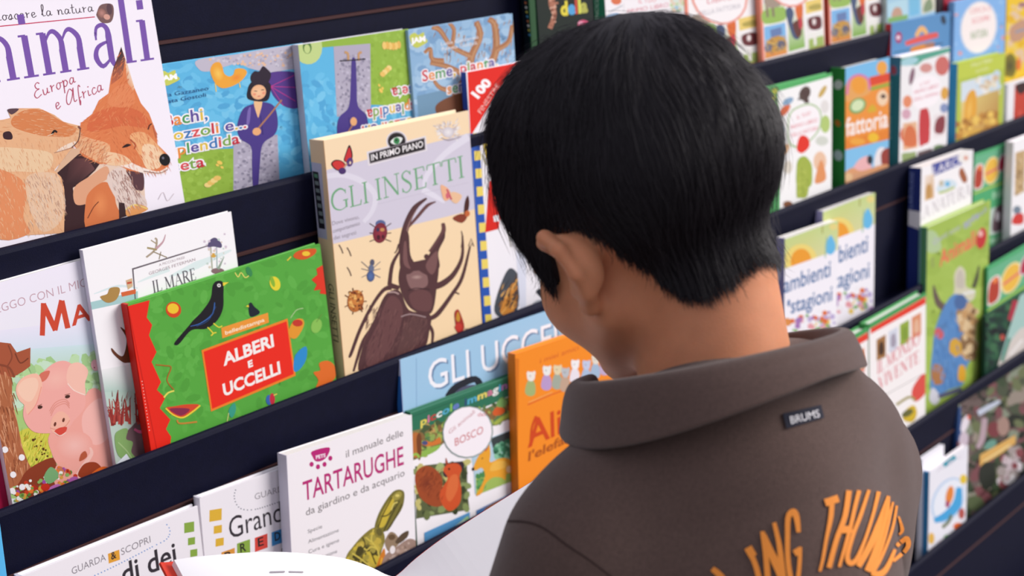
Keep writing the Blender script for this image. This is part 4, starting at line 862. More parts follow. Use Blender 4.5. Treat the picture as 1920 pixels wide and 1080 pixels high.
def art_farm(A):
    A.bg('#f0927c')
    A.crop(1380, 0, 3.374)
    A.poly([(162, 438), (162, -520), (545, -620), (545, 330)], '#fbf7f6')
    A.poly([(160, 20), (290, 0), (300, 130), (165, 150)], '#dfe6c8'); A.blob([(165, 60), (290, 40), (295, 120), (170, 140)], '#9cc060', 3); A.line([(185, 20), (190, 100)], 14, '#8a7a68'); A.line([(220, 10), (225, 100)], 14, '#8a7a68'); A.blob([(175, -20), (280, -40), (270, 30), (190, 40)], '#a89888', 3)
    A.poly([(165, 160), (295, 138), (300, 340), (165, 362)], '#84bcea'); A.poly([(165, 290), (298, 270), (300, 340), (165, 362)], '#e89a50'); A.blob([(175, 260), (230, 220), (290, 240), (290, 310), (180, 320)], '#c89848', 3); A.ell(185, 295, 22, 26, '#6a7088'); A.ell(265, 280, 26, 30, '#5c6480'); A.poly([(200, 180), (270, 165), (272, 215), (205, 230)], '#6c84b4'); A.fur([(170, 230), (290, 220), (290, 320), (170, 330)], 40, 26, 6, ['#e8c878', '#4a5468', '#d8a860'], 30)
    A.grad([(310, 60), (410, 40), (415, 310), (310, 330)], ['#f4f0e8', '#f0ece4', '#8cbc58', '#8cbc58'])
    A.blob([(300, 60), (330, 40), (350, 80), (340, 140), (360, 200), (385, 230), (370, 255), (340, 240), (320, 180), (308, 130)], '#4c5c7c', 3); A.blob([(360, 40), (400, 10), (410, 60), (395, 160), (370, 120)], '#e07038', 3); A.blob([(340, 150), (390, 130), (395, 220), (365, 240)], '#6a3c34', 3); A.ell(392, 150, 14, 40, '#c8404c')
    A.poly([(425, 10), (535, -14), (538, 70), (428, 92)], '#f0d478'); A.blob([(450, 40), (520, 25), (525, 60), (455, 65)], '#b8a858', 3)
    A.poly([(428, 112), (540, 92), (543, 190), (430, 212)], '#f0ece8'); A.blob([(438, 130), (480, 110), (525, 115), (530, 180), (500, 200), (450, 190)], '#6a3034', 3); A.ell(480, 145, 12, 22, '#f0e4e0')
    A.poly([(430, 222), (543, 200), (545, 310), (432, 336)], '#f2f2ea'); A.poly([(440, 260), (540, 240), (543, 310), (440, 330)], '#a8c068'); A.poly([(470, 220), (490, 216), (492, 300), (474, 305)], '#f4f0ea')
    A.poly([(165, 380), (300, 355), (302, 420), (168, 436)], '#a8c070'); A.poly([(310, 350), (415, 330), (418, 370), (312, 392)], '#5c7c58'); A.poly([(430, 330), (540, 310), (542, 330), (432, 350)], '#e0a858')
    A.ell(330, -140, 150, 185, '#f0a090', rot=-12); A.ell(330, -140, 138, 172, '#fdf8f8', rot=-12)
    A.text('DELLA FATTORIA', (215, -18), (440, -62), 34, '#b8b4bc'); A.text('IL TUO PRIMO', (230, -160), (420, -200), 40, '#e08890'); A.text('LIBRO', (260, -95), (400, -122), 40, '#e08890')
def spine_coral(A): A.bg('#e8644c')
def art_green(A):
    A.bg('#58b468')
    A.crop(1380, 0, 3.374)
    A.poly([(165, 565), (250, 548), (330, 1200), (180, 1200)], '#5a8c50'); A.speck([(170, 590), (250, 570), (290, 900), (200, 900)], 26, 24, ['#c8c848', '#3c6c40', '#88a850', '#b8a030'])
    A.poly([(250, 582), (606, 490), (606, 1400), (300, 1400)], '#fbfaf8')
    for x, y, a, b, c, r in ((300, 710, 50, 24, '#e06c40', -50), (430, 600, 36, 50, '#5c4c44', 20), (545, 590, 16, 46, '#d0b060', 30), (560, 690, 26, 44, '#e8e4e0', 0), (565, 800, 30, 56, '#b8d078', 0), (545, 905, 40, 30, '#d8dcd0', 0), (535, 1030, 40, 60, '#f0c8a8', 0), (270, 830, 30, 30, '#a8c8d8', 0), (310, 960, 24, 40, '#e8b888', 40), (320, 650, 40, 22, '#8cacc8', -30)): A.ell(x, y, a, b, c, rot=r)
    A.blob([(395, 600), (420, 575), (465, 580), (450, 620), (460, 660), (425, 660), (430, 620)], '#54403c', 3); A.line([(430, 620), (385, 640)], 12, '#54403c')
    A.blob([(330, 740), (400, 680), (480, 670), (535, 720), (535, 820), (480, 900), (400, 950), (330, 910)], '#a8c88c'); A.blob([(338, 745), (402, 690), (476, 680), (527, 725), (527, 816), (476, 892), (400, 938), (338, 902)], '#fef9fa')
    A.text('IL TUO', (385, 770), (470, 740), 26, '#e07078'); A.text('PRIMO LIBRO', (345, 835), (515, 785), 26, '#e07078'); A.text('DELLA NATURA', (348, 885), (520, 835), 26, '#e07078')
    A.blob([(388, 950), (400, 890), (425, 870), (460, 890), (468, 940), (430, 980), (400, 975)], '#e83424'); A.blob([(390, 1080), (400, 1020), (440, 1000), (480, 1040), (490, 1100), (480, 1180), (400, 1190)], '#a4b848')
    A.crop(1420, 240, 3.376); A.blob([(260, 420), (265, 260), (305, 200), (335, 260), (330, 420), (280, 440)], '#a8b84c'); A.fur([(265, 260), (330, 250), (330, 420), (265, 420)], 24, 24, 7, ['#889c38', '#c0cc60'], 60); A.blob([(370, 340), (400, 220), (420, 230), (440, 320), (400, 350)], '#e89860', 3); A.ell(210, 480, 30, 20, '#8a5a3c'); A.ell(200, 260, 30, 40, '#e0d8c8')
def art_fattoria(A):
    A.bg('#7cc0ec')
    A.crop(1380, 0, 3.374)
    A.poly([(690, 545), (970, 480), (970, 880), (690, 950)], '#f0963c'); A.blob([(690, 640), (700, 520), (760, 470), (830, 500), (850, 580), (780, 620)], '#e8a860'); A.line([(700, 600), (715, 510), (770, 475), (830, 500), (845, 570)], 14, '#d878b0'); A.ell(775, 540, 46, 56, '#f0a038', rot=-10)
    A.poly([(840, 490), (985, 455), (985, 510), (850, 545)], '#e04a2c'); A.ell(920, 430, 34, 44, '#f0a848'); A.line([(850, 565), (985, 528)], 18, '#88b040', False)
    A.ell(768, 670, 58, 46, '#78a860', rot=-35); A.ell(768, 668, 44, 34, '#d8e8b8', rot=-35); A.ell(925, 620, 36, 50, '#f4d4b0'); A.ell(930, 610, 16, 14, '#4a3030'); A.blob([(830, 710), (860, 660), (890, 700)], '#d8b030', 3)
    A.text('fattoria', (695, 862), (962, 800), 118, '#fdf8f4', bold=.015)
    A.poly([(690, 890), (970, 815), (970, 880), (690, 950)], '#e8862c'); A.ell(870, 870, 34, 30, '#f0c030'); A.ell(770, 895, 50, 22, '#f0a840')
    A.poly([(690, 950), (970, 885), (970, 1200), (690, 1200)], '#84c4ec'); A.blob([(740, 1090), (780, 1010), (850, 990), (850, 1080)], '#f0b8b8'); A.ell(850, 1010, 18, 30, '#2c2c34'); A.blob([(880, 1060), (890, 960), (930, 930), (975, 980), (970, 1080)], '#f0e8e8'); A.blob([(920, 970), (975, 940), (975, 1080), (935, 1080)], '#9a3c30'); A.blob([(690, 1100), (740, 1060), (800, 1080), (970, 1040), (970, 1190), (690, 1190)], '#e0a070')
    A.crop(1420, 240, 3.376); A.blob([(555, 330), (600, 290), (680, 280), (760, 270), (840, 240), (840, 300), (560, 380)], '#d8a078'); A.ell(580, 310, 26, 26, '#e8c090')
def spine_green(A):
    A.bg('#3a9c48'); A.crop(1380, 0, 3.374); A.ell(655, 555, 20, 34, '#e8f0e8', rot=20); A.ell(655, 800, 14, 20, '#e08838'); A.ell(660, 1000, 22, 34, '#d8ecf0', rot=10)
def art_teal(A):
    A.bg('#f4f2f2')
    A.crop(1380, 0, 3.374)
    A.poly([(1030, 365), (1352, 308), (1352, 335), (1180, 380), (1140, 410), (1030, 410)], '#58a890')
    for x, y, a, b, c, r in ((1090, 385, 60, 26, '#a8d4dc', -10), (1110, 480, 16, 56, '#8a6878', 10), (1300, 420, 44, 60, '#d07068', 0), (1085, 640, 30, 40, '#e89068', 0), (1080, 720, 30, 34, '#d8a8b8', 0), (1320, 590, 24, 40, '#e0a848', 0), (1085, 850, 44, 56, '#d86a48', 0), (1200, 790, 36, 120, '#c83c40', 0), (1295, 790, 30, 60, '#8a3c44', 20), (1095, 985, 40, 20, '#98b078', 0), (1300, 930, 40, 24, '#7c9868', 0), (1320, 680, 26, 30, '#8898c0', 0), (1200, 430, 40, 30, '#d89890', 0)): A.ell(x, y, a, b, c, rot=r)
    A.poly([(1060, 780), (1150, 765), (1160, 930), (1065, 955)], '#e8b890'); A.blob([(1070, 920), (1075, 820), (1110, 790), (1145, 830), (1150, 920)], '#d87448', 3); A.poly([(1255, 725), (1335, 705), (1335, 850), (1260, 870)], '#ece4e4'); A.blob([(1265, 830), (1275, 750), (1325, 730), (1320, 830)], '#8a3c44', 3); A.blob([(1170, 910), (1165, 720), (1190, 670), (1225, 720), (1235, 880), (1200, 910)], '#c83c40', 3)
    A.poly([(1055, 975), (1150, 955), (1150, 1000), (1060, 1030)], '#98ac70'); A.poly([(1160, 960), (1250, 930), (1250, 970), (1165, 1000)], '#7c6868')
    A.blob([(1110, 560), (1150, 490), (1230, 475), (1290, 520), (1285, 620), (1230, 670), (1140, 680)], '#fef8fa'); A.text('IL TUO', (1165, 545), (1225, 525), 20, '#d87080'); A.text('PRIMO LIBRO', (1130, 595), (1280, 550), 24, '#d87080'); A.text('DEGLI ANIMALI', (1125, 640), (1285, 596), 22, '#d87080')
def spine_teal(A):
    A.bg('#1f6f78'); A.crop(1380, 0, 3.374); A.poly([(975, 365), (1040, 350), (1040, 470), (975, 490)], '#3c7c98'); A.ell(1000, 450, 16, 30, '#a84858'); A.text('DELLE PAROLE', (995, 900), (990, 520), 22, '#7ab0b4', up=(-1, -.1))
def art_corn(A):
    A.bg('#b8c848')
    A.crop(1380, 0, 3.374)
    A.poly([(1395, 410), (1690, 345), (1690, 430), (1395, 500)], '#c4d24c'); A.text('DALLA TERRA', (1480, 425), (1610, 392), 26, '#e8ecc0'); A.text('ALLA TAVOLA', (1510, 462), (1590, 440), 22, '#e8ecc0')
    A.poly([(1420, 520), (1662, 450), (1664, 640), (1500, 700), (1425, 720)], '#d8e4ec'); A.speck([(1500, 500), (1660, 460), (1660, 600), (1560, 600)], 40, 20, ['#c8dce8', '#e8e0c8', '#f0f0ec', '#d8c0a0'])
    A.grad([(1425, 640), (1664, 560), (1670, 860), (1425, 900)], ['#e8d080', '#c8a860', '#b87830', '#f0b848'])
    A.blob([(1455, 800), (1450, 640), (1480, 570), (1515, 580), (1525, 700), (1505, 810)], '#e8a838'); A.ell(1480, 690, 22, 90, '#f4c460', '#e8a838', rot=4); A.speck([(1400, 760), (1670, 700), (1670, 860), (1400, 900)], 50, 22, ['#f0c860', '#c89040', '#e0b050', '#b07830'])
def spine_blue(A): A.bg('#3c9cc8')
def art_hat(A):
    A.bg('#5a92c4')
    A.crop(1380, 0, 3.374)
    A.line([(1065, 275), (1180, 240), (1270, 220)], [26, 40, 30], '#e05a54'); A.line([(1130, 230), (1165, 180), (1200, 215)], [20, 34, 20], '#f0b870'); A.blob([(1100, 300), (1180, 275), (1250, 270), (1220, 330), (1110, 330)], '#d08838'); A.ell(1020, 235, 22, 36, '#a83468'); A.ell(1018, 235, 12, 14, '#f0dce8'); A.ell(1300, 130, 16, 30, '#2c3c50', rot=-15); A.line([(990, 330), (1100, 310)], 10, '#3a7090', False); A.line([(1190, 285), (1300, 275)], 10, '#3a5a80')
def spine_red(A): A.bg('#c43a44'); 
def art_oval(A):
    A.bg('#86b8ec')
    A.crop(1380, 0, 3.374)
    A.speck([(1370, 60), (1690, 0), (1690, 340), (1390, 390)], 40, 14, ['#9cc8f0', '#78acdc', '#d8a0a8']); A.ell(1525, 170, 118, 165, '#c8d8ec', rot=6); A.ell(1525, 170, 108, 155, '#fdf3ee', rot=6)
    A.text('CERCA E', (1465, 90), (1595, 65), 34, '#e89898'); A.text('SCOPRI', (1480, 150), (1590, 125), 34, '#e87880'); A.text('NATURA', (1475, 245), (1585, 222), 50, '#b0c0a0', bold=.03)
def art_sunflower(A):
    A.bg('#f2c928')
    A.crop(1380, 0, 3.374)
    A.speck([(1700, 40), (1822, 10), (1822, 400), (1700, 480)], 60, 22, ['#f8d840', '#e8b820', '#f0d060', '#e8c8a0']); A.blob([(1730, 170), (1822, 120), (1822, 230), (1740, 260)], '#c89a7c', 3); A.line([(1760, 200), (1822, 180)], 12, '#8a9ab0'); A.ell(1735, 410, 32, 66, '#4a3a20'); A.ell(1735, 410, 44, 80, '#4a4420', '#8a8020'); A.ell(1790, 400, 16, 40, '#e87828'); A.blob([(1700, 480), (1760, 490), (1720, 540), (1690, 540)], '#f0d028', 3); A.ell(1800, 30, 26, 16, '#a87878')
def art_spider(A):
    A.bg('#f2f0f2')
    A.crop(1380, 0, 3.374)
    A.poly([(1755, 540), (1900, 520), (1900, 830), (1760, 895)], '#c8402c'); A.blob([(1765, 880), (1790, 700), (1822, 740), (1850, 860)], '#d85848', 3); A.blob([(1760, 560), (1780, 530), (1860, 520), (1800, 600)], '#3a1c1c', 3); A.blob([(1780, 895), (1810, 830), (1870, 830), (1860, 880)], '#3a2434', 3)
def art_lamb(A):
    A.bg('#fbf9fa')
    A.crop(1420, 240, 3.376)
    A.poly([(1625, 160), (1690, 140), (1690, 400), (1630, 430)], '#c8a878'); A.fur([(1628, 170), (1690, 150), (1690, 400), (1630, 420)], 40, 30, 8, ['#a88858', '#8a6a48', '#e0c8a0'], 80); A.blob([(1620, 600), (1640, 540), (1690, 540), (1690, 600)], '#d83c34', 3); A.ell(1650, 515, 26, 26, '#788898')
def art_natura(A):
    A.bg('#fbf8f8')
    A.crop(1420, 240, 3.376)
    A.poly([(1090, 215), (1285, 165), (1285, 235), (1105, 305)], '#4a52a0'); A.text('LAROUSSE', (1105, 296), (1420, 182), 54, '#f4f0f4')
    A.grad([(1050, 300), (1110, 290), (1115, 440), (1055, 460)], ['#f4e8dc', '#e8d0b8', '#d8a868', '#e0b880']); A.ell(1080, 400, 20, 50, '#c89858'); A.ell(1300, 195, 40, 34, '#f4f0ea'); A.ell(1310, 198, 12, 12, '#e08868'); A.blob([(1270, 290), (1290, 255), (1325, 330), (1300, 350)], '#a8603c', 3)
    A.blob([(1135, 400), (1150, 345), (1200, 325), (1250, 340), (1250, 380)], '#d8e8f0'); A.ell(1200, 355, 16, 16, '#68b8e0'); A.line([(1145, 410), (1190, 400), (1245, 375)], 14, '#b8c868'); A.ell(1160, 350, 14, 20, '#c8c0a8')
    A.text('LA NATURA', (1020, 590), (1350, 425), 78, '#c4bcc0', 'serif')
def spine_natura(A):
    A.bg('#24347c'); A.crop(1420, 240, 3.376); A.text('LAROUSSE', (985, 520), (985, 290), 22, '#98a8dc', up=(-1, 0)); A.poly([(955, 540), (1030, 525), (1040, 640), (960, 640)], '#f0eef4')
def art_fruit(A):
    A.bg('#4fae72')
    A.crop(1420, 240, 3.376)
    A.poly([(1360, 175), (1600, 120), (1600, 320), (1362, 400)], '#6cb88c'); A.blob([(1362, 390), (1365, 260), (1395, 225), (1425, 240), (1430, 330), (1420, 385)], '#f0e4dc', 3); A.blob([(1370, 380), (1372, 270), (1398, 235), (1418, 250), (1422, 330), (1410, 378)], '#b8402c', 3); A.ell(1400, 255, 14, 16, '#f08848')
    A.ell(1480, 275, 52, 90, '#f0e0a0', rot=8); A.ell(1480, 275, 42, 78, '#f2c048', rot=8); A.line([(1440, 300), (1480, 280), (1540, 250)], 14, '#e87070'); A.ell(1545, 230, 26, 60, '#e0d8e0', rot=10); A.ell(1545, 232, 20, 50, '#b82c48', rot=10)
    A.line([(1350, 430), (1480, 380), (1600, 340)], 12, '#b0cc58', False); A.text('frutta', (1490, 460), (1580, 420), 50, '#b8e4c0', bold=.02)
    A.poly([(1475, 520), (1590, 475), (1592, 640), (1480, 680)], '#c4d4c8'); A.blob([(1500, 650), (1510, 530), (1540, 490), (1575, 510), (1570, 620)], '#6a5058', 3); A.ell(1530, 560, 14, 30, '#e8e0e0'); A.text('tutti', (1490, 730), (1580, 690), 44, '#c8e8cc', bold=.02)
def art_goat(A):
    A.bg('#a6c255')
    A.crop(1420, 240, 3.376)
    A.speck([(1060, 620), (1470, 480), (1440, 1500), (1080, 1800)], 160, 34, ['#a0bc50', '#aec85c', '#a8c458', '#9cb84c'], 1.5)
    A.blob([(1055, 650), (1120, 660), (1160, 760), (1120, 800), (1060, 780)], '#b4cc98'); A.text('Quanti sono', (1100, 745), (1285, 650), 44, '#b8b4cc'); A.text('gli', (1310, 640), (1400, 590), 50, '#a8a8cc'); A.text('animali', (1300, 640), (1455, 545), 40, '#a8a8cc')
    A.text('Animali', (1150, 895), (1385, 760), 108, '#f07058', bold=.02); A.ell(1420, 720, 32, 70, '#c83434', rot=8); A.ell(1415, 690, 16, 22, '#f0b8b0')
    A.line([(1100, 830), (1105, 900)], 16, '#98a85c')
    A.crop(1420, 500, 3.376)
    h = '#e8ecd8'
    A.blob([(1250, 160), (1250, 70), (1285, 20), (1320, 60), (1325, 150), (1380, 180), (1360, 240), (1250, 240)], '#d8d4b8'); A.blob([(1262, 150), (1265, 70), (1290, 40), (1310, 90), (1310, 160)], '#c8c0b0', 3)
    A.line([(1190, 290), (1150, 260), (1125, 200), (1112, 140)], [46, 44, 30, 8], '#6a5a50'); A.line([(1370, 160), (1390, 100), (1405, 20)], [24, 22, 8], '#4a443c'); A.line([(1300, 200), (1380, 180)], 18, '#e8e8e0')
    A.blob([(1190, 270), (1250, 200), (1310, 220), (1350, 260), (1380, 400), (1370, 560), (1330, 640), (1310, 740), (1230, 780), (1120, 830), (1105, 700), (1115, 560), (1130, 420)], '#5a8cc4')
    A.blob([(1270, 300), (1350, 250), (1385, 340), (1380, 500), (1340, 600), (1300, 560), (1310, 420)], '#d0ac7c'); A.speck([(1280, 290), (1380, 300), (1370, 580), (1300, 580)], 50, 22, ['#c89c68', '#e0c498', '#a88458', '#8a6a48'], 1.4)
    A.ell(1155, 450, 30, 36, '#d06068', rot=-20); A.ell(1260, 530, 40, 56, '#d8a83c'); A.blob([(1110, 700), (1130, 640), (1190, 660), (1190, 740), (1130, 760)], '#b07848'); A.blob([(1280, 720), (1285, 640), (1320, 640), (1320, 720)], '#e0a830'); A.ell(1290, 250, 40, 50, '#4c6ca0'); A.fur([(1120, 420), (1280, 260), (1270, 760), (1120, 820)], 60, 60, 9, ['#4a7cb8', '#6c9cd0', '#547cac'], 80)
    A.blob([(1100, 850), (1120, 780), (1170, 830), (1140, 880)], '#d8d8e0', 3); A.line([(1160, 830), (1300, 770)], 24, '#5c5c78')
def spine_goat(A):
    A.bg('#5f9c78'); A.crop(1420, 240, 3.376); A.line([(1010, 640), (1030, 1400)], 26, '#4a8c50', False); A.line([(975, 640), (985, 1400)], 14, '#7c9cb8', False)
def art_living(A):
    A.bg('#fbf6f4')
    A.crop(1420, 500, 3.376)
    A.poly([(700, 365), (1080, 150), (1080, 182), (700, 400)], '#4aa058'); A.poly([(715, 392), (1068, 190), (1068, 236), (715, 428)], '#e8402c')
    for x, y, c, k in ((785, 515, '#a87848', '#4a3020'), (862, 465, '#d8dce8', '#a8a0b0'), (935, 420, '#98b040', '#84a038'), (1010, 375, '#e0946c', '#e8b898')):
        A.poly([(x - 32, y - 50), (x + 28, y - 84), (x + 28, y + 60), (x - 30, y + 88)], c); A.blob([(x - 16, y + 40), (x - 14, y - 20), (x + 8, y - 40), (x + 18, y + 20), (x + 4, y + 50)], k, 3)
    A.text('IL MONDO', (760, 690), (1030, 490), 80, '#e08088', 'serif', weight=1.3, bold=0); A.text('VIVENTE', (765, 790), (1025, 610), 80, '#e08088', 'serif', weight=1.3)
    A.line([(790, 830), (1040, 690)], 4, '#b0aca8', False); A.blob([(985, 850), (980, 780), (1040, 690), (1075, 700), (1070, 790), (1020, 850)], '#e05248'); A.line([(880, 880), (960, 830), (1000, 850)], 16, '#a89c60'); A.blob([(920, 970), (940, 910), (990, 880), (1010, 930), (980, 985)], '#d8b830', 3); A.ell(950, 930, 40, 20, '#6a6a38', rot=-30)
def art_seasons(A):
    A.bg('#f6f2f8')
    A.crop(1420, 240, 3.376)
    A.grad([(163, 705), (505, 585), (505, 770), (163, 900)], ['#c8d88c', '#c8d88c', '#d8dca8', '#e0d088'])
    A.ell(272, 830, 100, 96, '#f0d878', rot=0); A.ell(272, 840, 66, 78, '#f0a030'); A.poly([(160, 890), (420, 800), (500, 770), (505, 1400), (160, 1400)], '#f8f4fa')
    A.ell(455, 750, 34, 50, '#68bce8'); A.blob([(435, 720), (455, 680), (478, 720)], '#68bce8', 3); A.line([(400, 600), (402, 670)], 8, '#a8a858'); A.ell(470, 630, 26, 20, '#e8d888'); A.line([(430, 690), (425, 820)], 8, '#98c0a0')
    A.text('ambienti', (168, 1040), (462, 930), 104, '#3f6ea4', bold=.012)
    A.crop(1420, 500, 3.376)
    A.text("e", (190, 245), (210, 238), 60, '#3f6ea4', bold=.03); A.text('stagioni', (215, 290), (478, 205), 100, '#3f6ea4', bold=.012)
    A.ell(190, 345, 36, 26, '#e09048'); A.speck([(220, 330), (500, 240), (500, 420), (220, 420)], 60, 18, ['#a878b8', '#88b870', '#e8a0a8', '#e8c868', '#c0b0d8', '#f4f0f4', '#e0703c'])
def spine_lilac(A): A.bg('#a8a4d8'); A.crop(1420, 240, 3.376); A.ell(125, 930, 20, 60, '#f0ecf8'); A.ell(120, 860, 12, 30, '#7878b8')
def art_jungle(A):
    A.bg('#1c4434')
    A.crop(1420, 500, 3.376)
    A.speck([(1440, 320), (1600, 200), (1700, 140), (1540, 640), (1440, 700)], 90, 26, ['#143828', '#28583c', '#1c3430', '#3c6c48', '#101c1c']); A.poly([(1590, 330), (1625, 205), (1665, 215), (1630, 350)], '#b03044')
    A.poly([(1680, 150), (1700, 140), (1900, 100), (1900, 600), (1520, 640), (1590, 420)], '#a8ccc4'); A.blob([(1530, 640), (1600, 480), (1700, 380), (1760, 560)], '#d8d0c8'); A.line([(1550, 600), (1600, 450)], 20, '#4c8c78'); A.ell(1555, 445, 16, 20, '#b84c40'); A.line([(1600, 560), (1680, 460)], 14, '#f0ece8')
def art_woods(A):
    A.bg('#3c4430')
    A.crop(1600, 760, 3.375)
    A.speck([(620, 20), (1090, -260), (1090, 480), (720, 740)], 420, 36, ['#4c5440', '#2c3424', '#6c7450', '#5c4c48', '#88907c', '#7c4c50', '#3c4c34', '#988c80', '#242820', '#6c5c58'], 1.5)
    A.poly([(618, 30), (650, 10), (680, 240), (625, 250)], '#2c4c80'); A.ell(690, 130, 26, 60, '#e8e0e8', rot=15); A.ell(690, 230, 34, 50, '#d0c0cc'); A.ell(715, 85, 12, 16, '#d86048')
    A.line([(780, 60), (850, 20), (930, -20)], [40, 36, 20], '#c4ccdc'); A.line([(830, 90), (820, 220), (790, 280)], [40, 44, 30], '#b8a0a8'); A.ell(900, 160, 50, 50, '#7c3c40'); A.ell(960, 140, 40, 60, '#a8887c')
    A.poly([(812, 322), (1040, 190), (1045, 240), (950, 310), (815, 392)], '#e0b060'); A.line([(840, 360), (1010, 250)], 10, '#f0d898', False)
    A.speck([(960, 300), (1080, 260), (1080, 440), (960, 520)], 30, 30, ['#e4dce0', '#c8b8bc', '#8a4c50', '#a89c98']); A.ell(1030, 455, 20, 34, '#f0ecec', rot=20); A.ell(880, 255, 44, 26, '#6c9c8c', rot=-30); A.ell(870, 440, 60, 80, '#2c3028'); A.ell(800, 610, 60, 44, '#5c6848')
def art_toucan(A):
    A.bg('#f0eff6')
    A.crop(1600, 760, 3.375)
    A.line([(565, 385), (640, 330)], 30, '#3c9cb0', False); A.text('A B C', (520, 430), (700, 330), 30, '#d8d0dc')
    A.ell(600, 600, 100, 150, '#c4d8f0', rot=25); A.ell(605, 600, 88, 136, '#eef2fa', rot=25)
    A.line([(515, 730), (600, 690), (660, 620), (670, 520)], [30, 56, 60, 34], '#48a8e0'); A.ell(610, 570, 24, 60, '#e88838', rot=10); A.ell(598, 625, 14, 22, '#a84070'); A.line([(570, 770), (610, 730), (625, 690)], 20, '#6c7850')
    A.ell(695, 470, 22, 30, '#e8c838'); A.ell(690, 680, 20, 34, '#b85850'); A.ell(675, 760, 36, 24, '#e87038'); A.ell(500, 840, 20, 36, '#e8b850'); A.ell(455, 860, 22, 40, '#58a8d0'); A.ell(525, 905, 30, 18, '#c82c50', rot=-30); A.ell(610, 830, 30, 20, '#78b070'); A.ell(470, 950, 22, 14, '#e05848'); A.ell(560, 870, 24, 20, '#e8d8e0')
def art_della(A):
    A.bg('#1c2620')
    A.crop(940, 0, 3.84)
    A.line([(375, -200), (370, 20), (385, 100), (350, 200)], [50, 46, 30, 34], '#b0745c'); A.speck([(355, -60), (395, -60), (395, 150), (350, 190)], 24, 9, ['#7c4838', '#d8a890']); A.line([(390, 20), (415, 15)], 16, '#b0745c')
    A.text('della', (430, 106), (626, 74), 100, ['#e8d848', '#58a8dc', '#c8503c', '#dce060', '#b8b858'], bold=.05); A.text('animali', (430, -30), (640, -60), 100, ['#e89048', '#98c858', '#e8d848'], bold=.05)
    A.ell(590, 168, 42, 34, '#d8587c'); A.ell(570, 160, 20, 16, '#f0a0b8'); A.line([(590, 195), (600, 300)], 10, '#3c7c48')
def spine_della(A):
    A.bg('#14402c'); A.crop(940, 0, 3.84); A.line([(162, -300), (175, 400)], 50, '#101c24', False)
    for i in range(14): A.ell(160 + i * 3, -150 + i * 32, 9, 9, ['#d8d060', '#58a0c8', '#c87850', '#e8e8e0'][i % 4])
    A.line([(228, -300), (240, 600)], 48, '#8cc48c', False)
def art_words(A):
    A.bg('#f8f4f6')
    A.crop(940, 0, 3.84)
    A.ell(830, 5, 36, 30, '#e07850'); A.text('IL TUO', (985, 24), (1110, 10), 36, '#e88890'); A.text('PRIMO LIBRO', (905, 100), (1200, 45), 34, '#d87c88'); A.ell(800, 120, 50, 22, '#98b8d8', rot=-20); A.line([(775, 90), (870, 40)], 5, '#7c8c98'); A.line([(880, 20), (880, 100)], 4, '#d8d4d8', False)
    A.poly([(1215, -20), (1315, -40), (1315, 80), (1220, 90)], '#dce8dc'); A.ell(1260, 66, 36, 18, '#7ca878'); A.speck([(1220, -10), (1310, -20), (1310, 70), (1220, 80)], 12, 16, ['#a8c8d8', '#c8d8a8', '#e8d0b8'])
def spine_words(A):
    A.bg('#1f7c5c'); A.crop(940, 0, 3.84); A.text('ENCICLOPEDIA', (700, 170), (705, -150), 30, '#c8e0d4', up=(-1, 0))
def art_pond(A):
    A.bg('#a8d0e4')
    A.crop(1380, 0, 3.374)
    A.poly([(960, 20), (1080, -10), (1085, 110), (965, 140)], '#b8dce8'); A.blob([(985, 110), (1000, 50), (1040, 50), (1050, 110)], '#c8a088', 3); A.poly([(960, 110), (1085, 90), (1085, 130), (965, 150)], '#88b868'); A.poly([(1090, -20), (1160, -30), (1160, 90), (1095, 105)], '#7cc0e0'); A.poly([(1170, -30), (1260, -50), (1262, 70), (1175, 95)], '#e0dcc8'); A.blob([(1185, 80), (1195, 20), (1230, -10), (1245, 60)], '#8a9c78', 3)
# ------------------------------------------------------------------ the books, row by row
W_, CR = '#f6f2f6', '#f2dcb8'
# row A (top)
book('tall white book with a big fox and a fox cub on its cover', 0, [(-112, 22), (294, -62), (328, 389), (-92, 493)], .004, .012, art_foxes, W_)
SILK = [(304, 120), (571, 82), (604, 356), (332, 425)]
DEEP = [(304, 120), (571, 82), (612, 417), (337, 491)]
book('blue and green picture book with a purple kimono woman, upright beside the fox book', 0, SILK, .0215, .006, art_silk, '#5fb9e4', full=True, hard=False, ref=DEEP)
book('blue and green picture book with the kimono woman, standing upside down', 0, [(556, 85), (765, 54), (785, 308), (588, 356)], .010, .010, art_silk, '#c8c8d4', full=True, hard=False, ref=DEEP, flip=1.21)
book('blue picture book with brown tree branches and coloured title letters', 0, [(765, 54), (957, 28), (977, 228), (783, 280)], .006, .006, art_branches, '#8fb6d8', hard=False)
book('black book with a giraffe neck and coloured title letters, dark green spine', 0, [(1007, -60), (1110, -82), (1119, 195), (1016, 218)], .004, .024, art_della, '#1c2620', '#14402c', ([(975, -52), (1007, -60), (1016, 218), (984, 228)], spine_della))
book('white book with red lettering and a green spine above the boy', 0, [(1134, -90), (1281, -122), (1285, 157), (1140, 190)], .004, .018, art_words, W_, '#1f7c5c', ([(1110, -84), (1134, -90), (1140, 190), (1117, 196)], spine_words))
FARM = [(1424, -170), (1543, -205), (1543, 96), (1424, 124)]
book('leftmost of the three white farm animal picture books with coral borders', 0, [(1283, -132), (1423, -168), (1423, 124), (1287, 157)], .014, .008, art_farm, '#f0927c', ref=FARM, group=None)
book('middle one of the three white farm animal picture books with coral borders', 0, FARM, .004, .008, art_farm, '#f0927c')
book('rightmost of the three farm animal picture books, with a coral red spine', 0, [(1552, -206), (1656, -232), (1656, 71), (1552, 95)], .014, .012, art_farm, '#f0927c', '#e8644c', ref=FARM)
book('pale blue picture book with small animal scenes, behind the blue book with a red hat', 0, [(1662, -140), (1754, -160), (1754, 46), (1664, 68)], .004, .008, art_pond, '#c8dcd8')
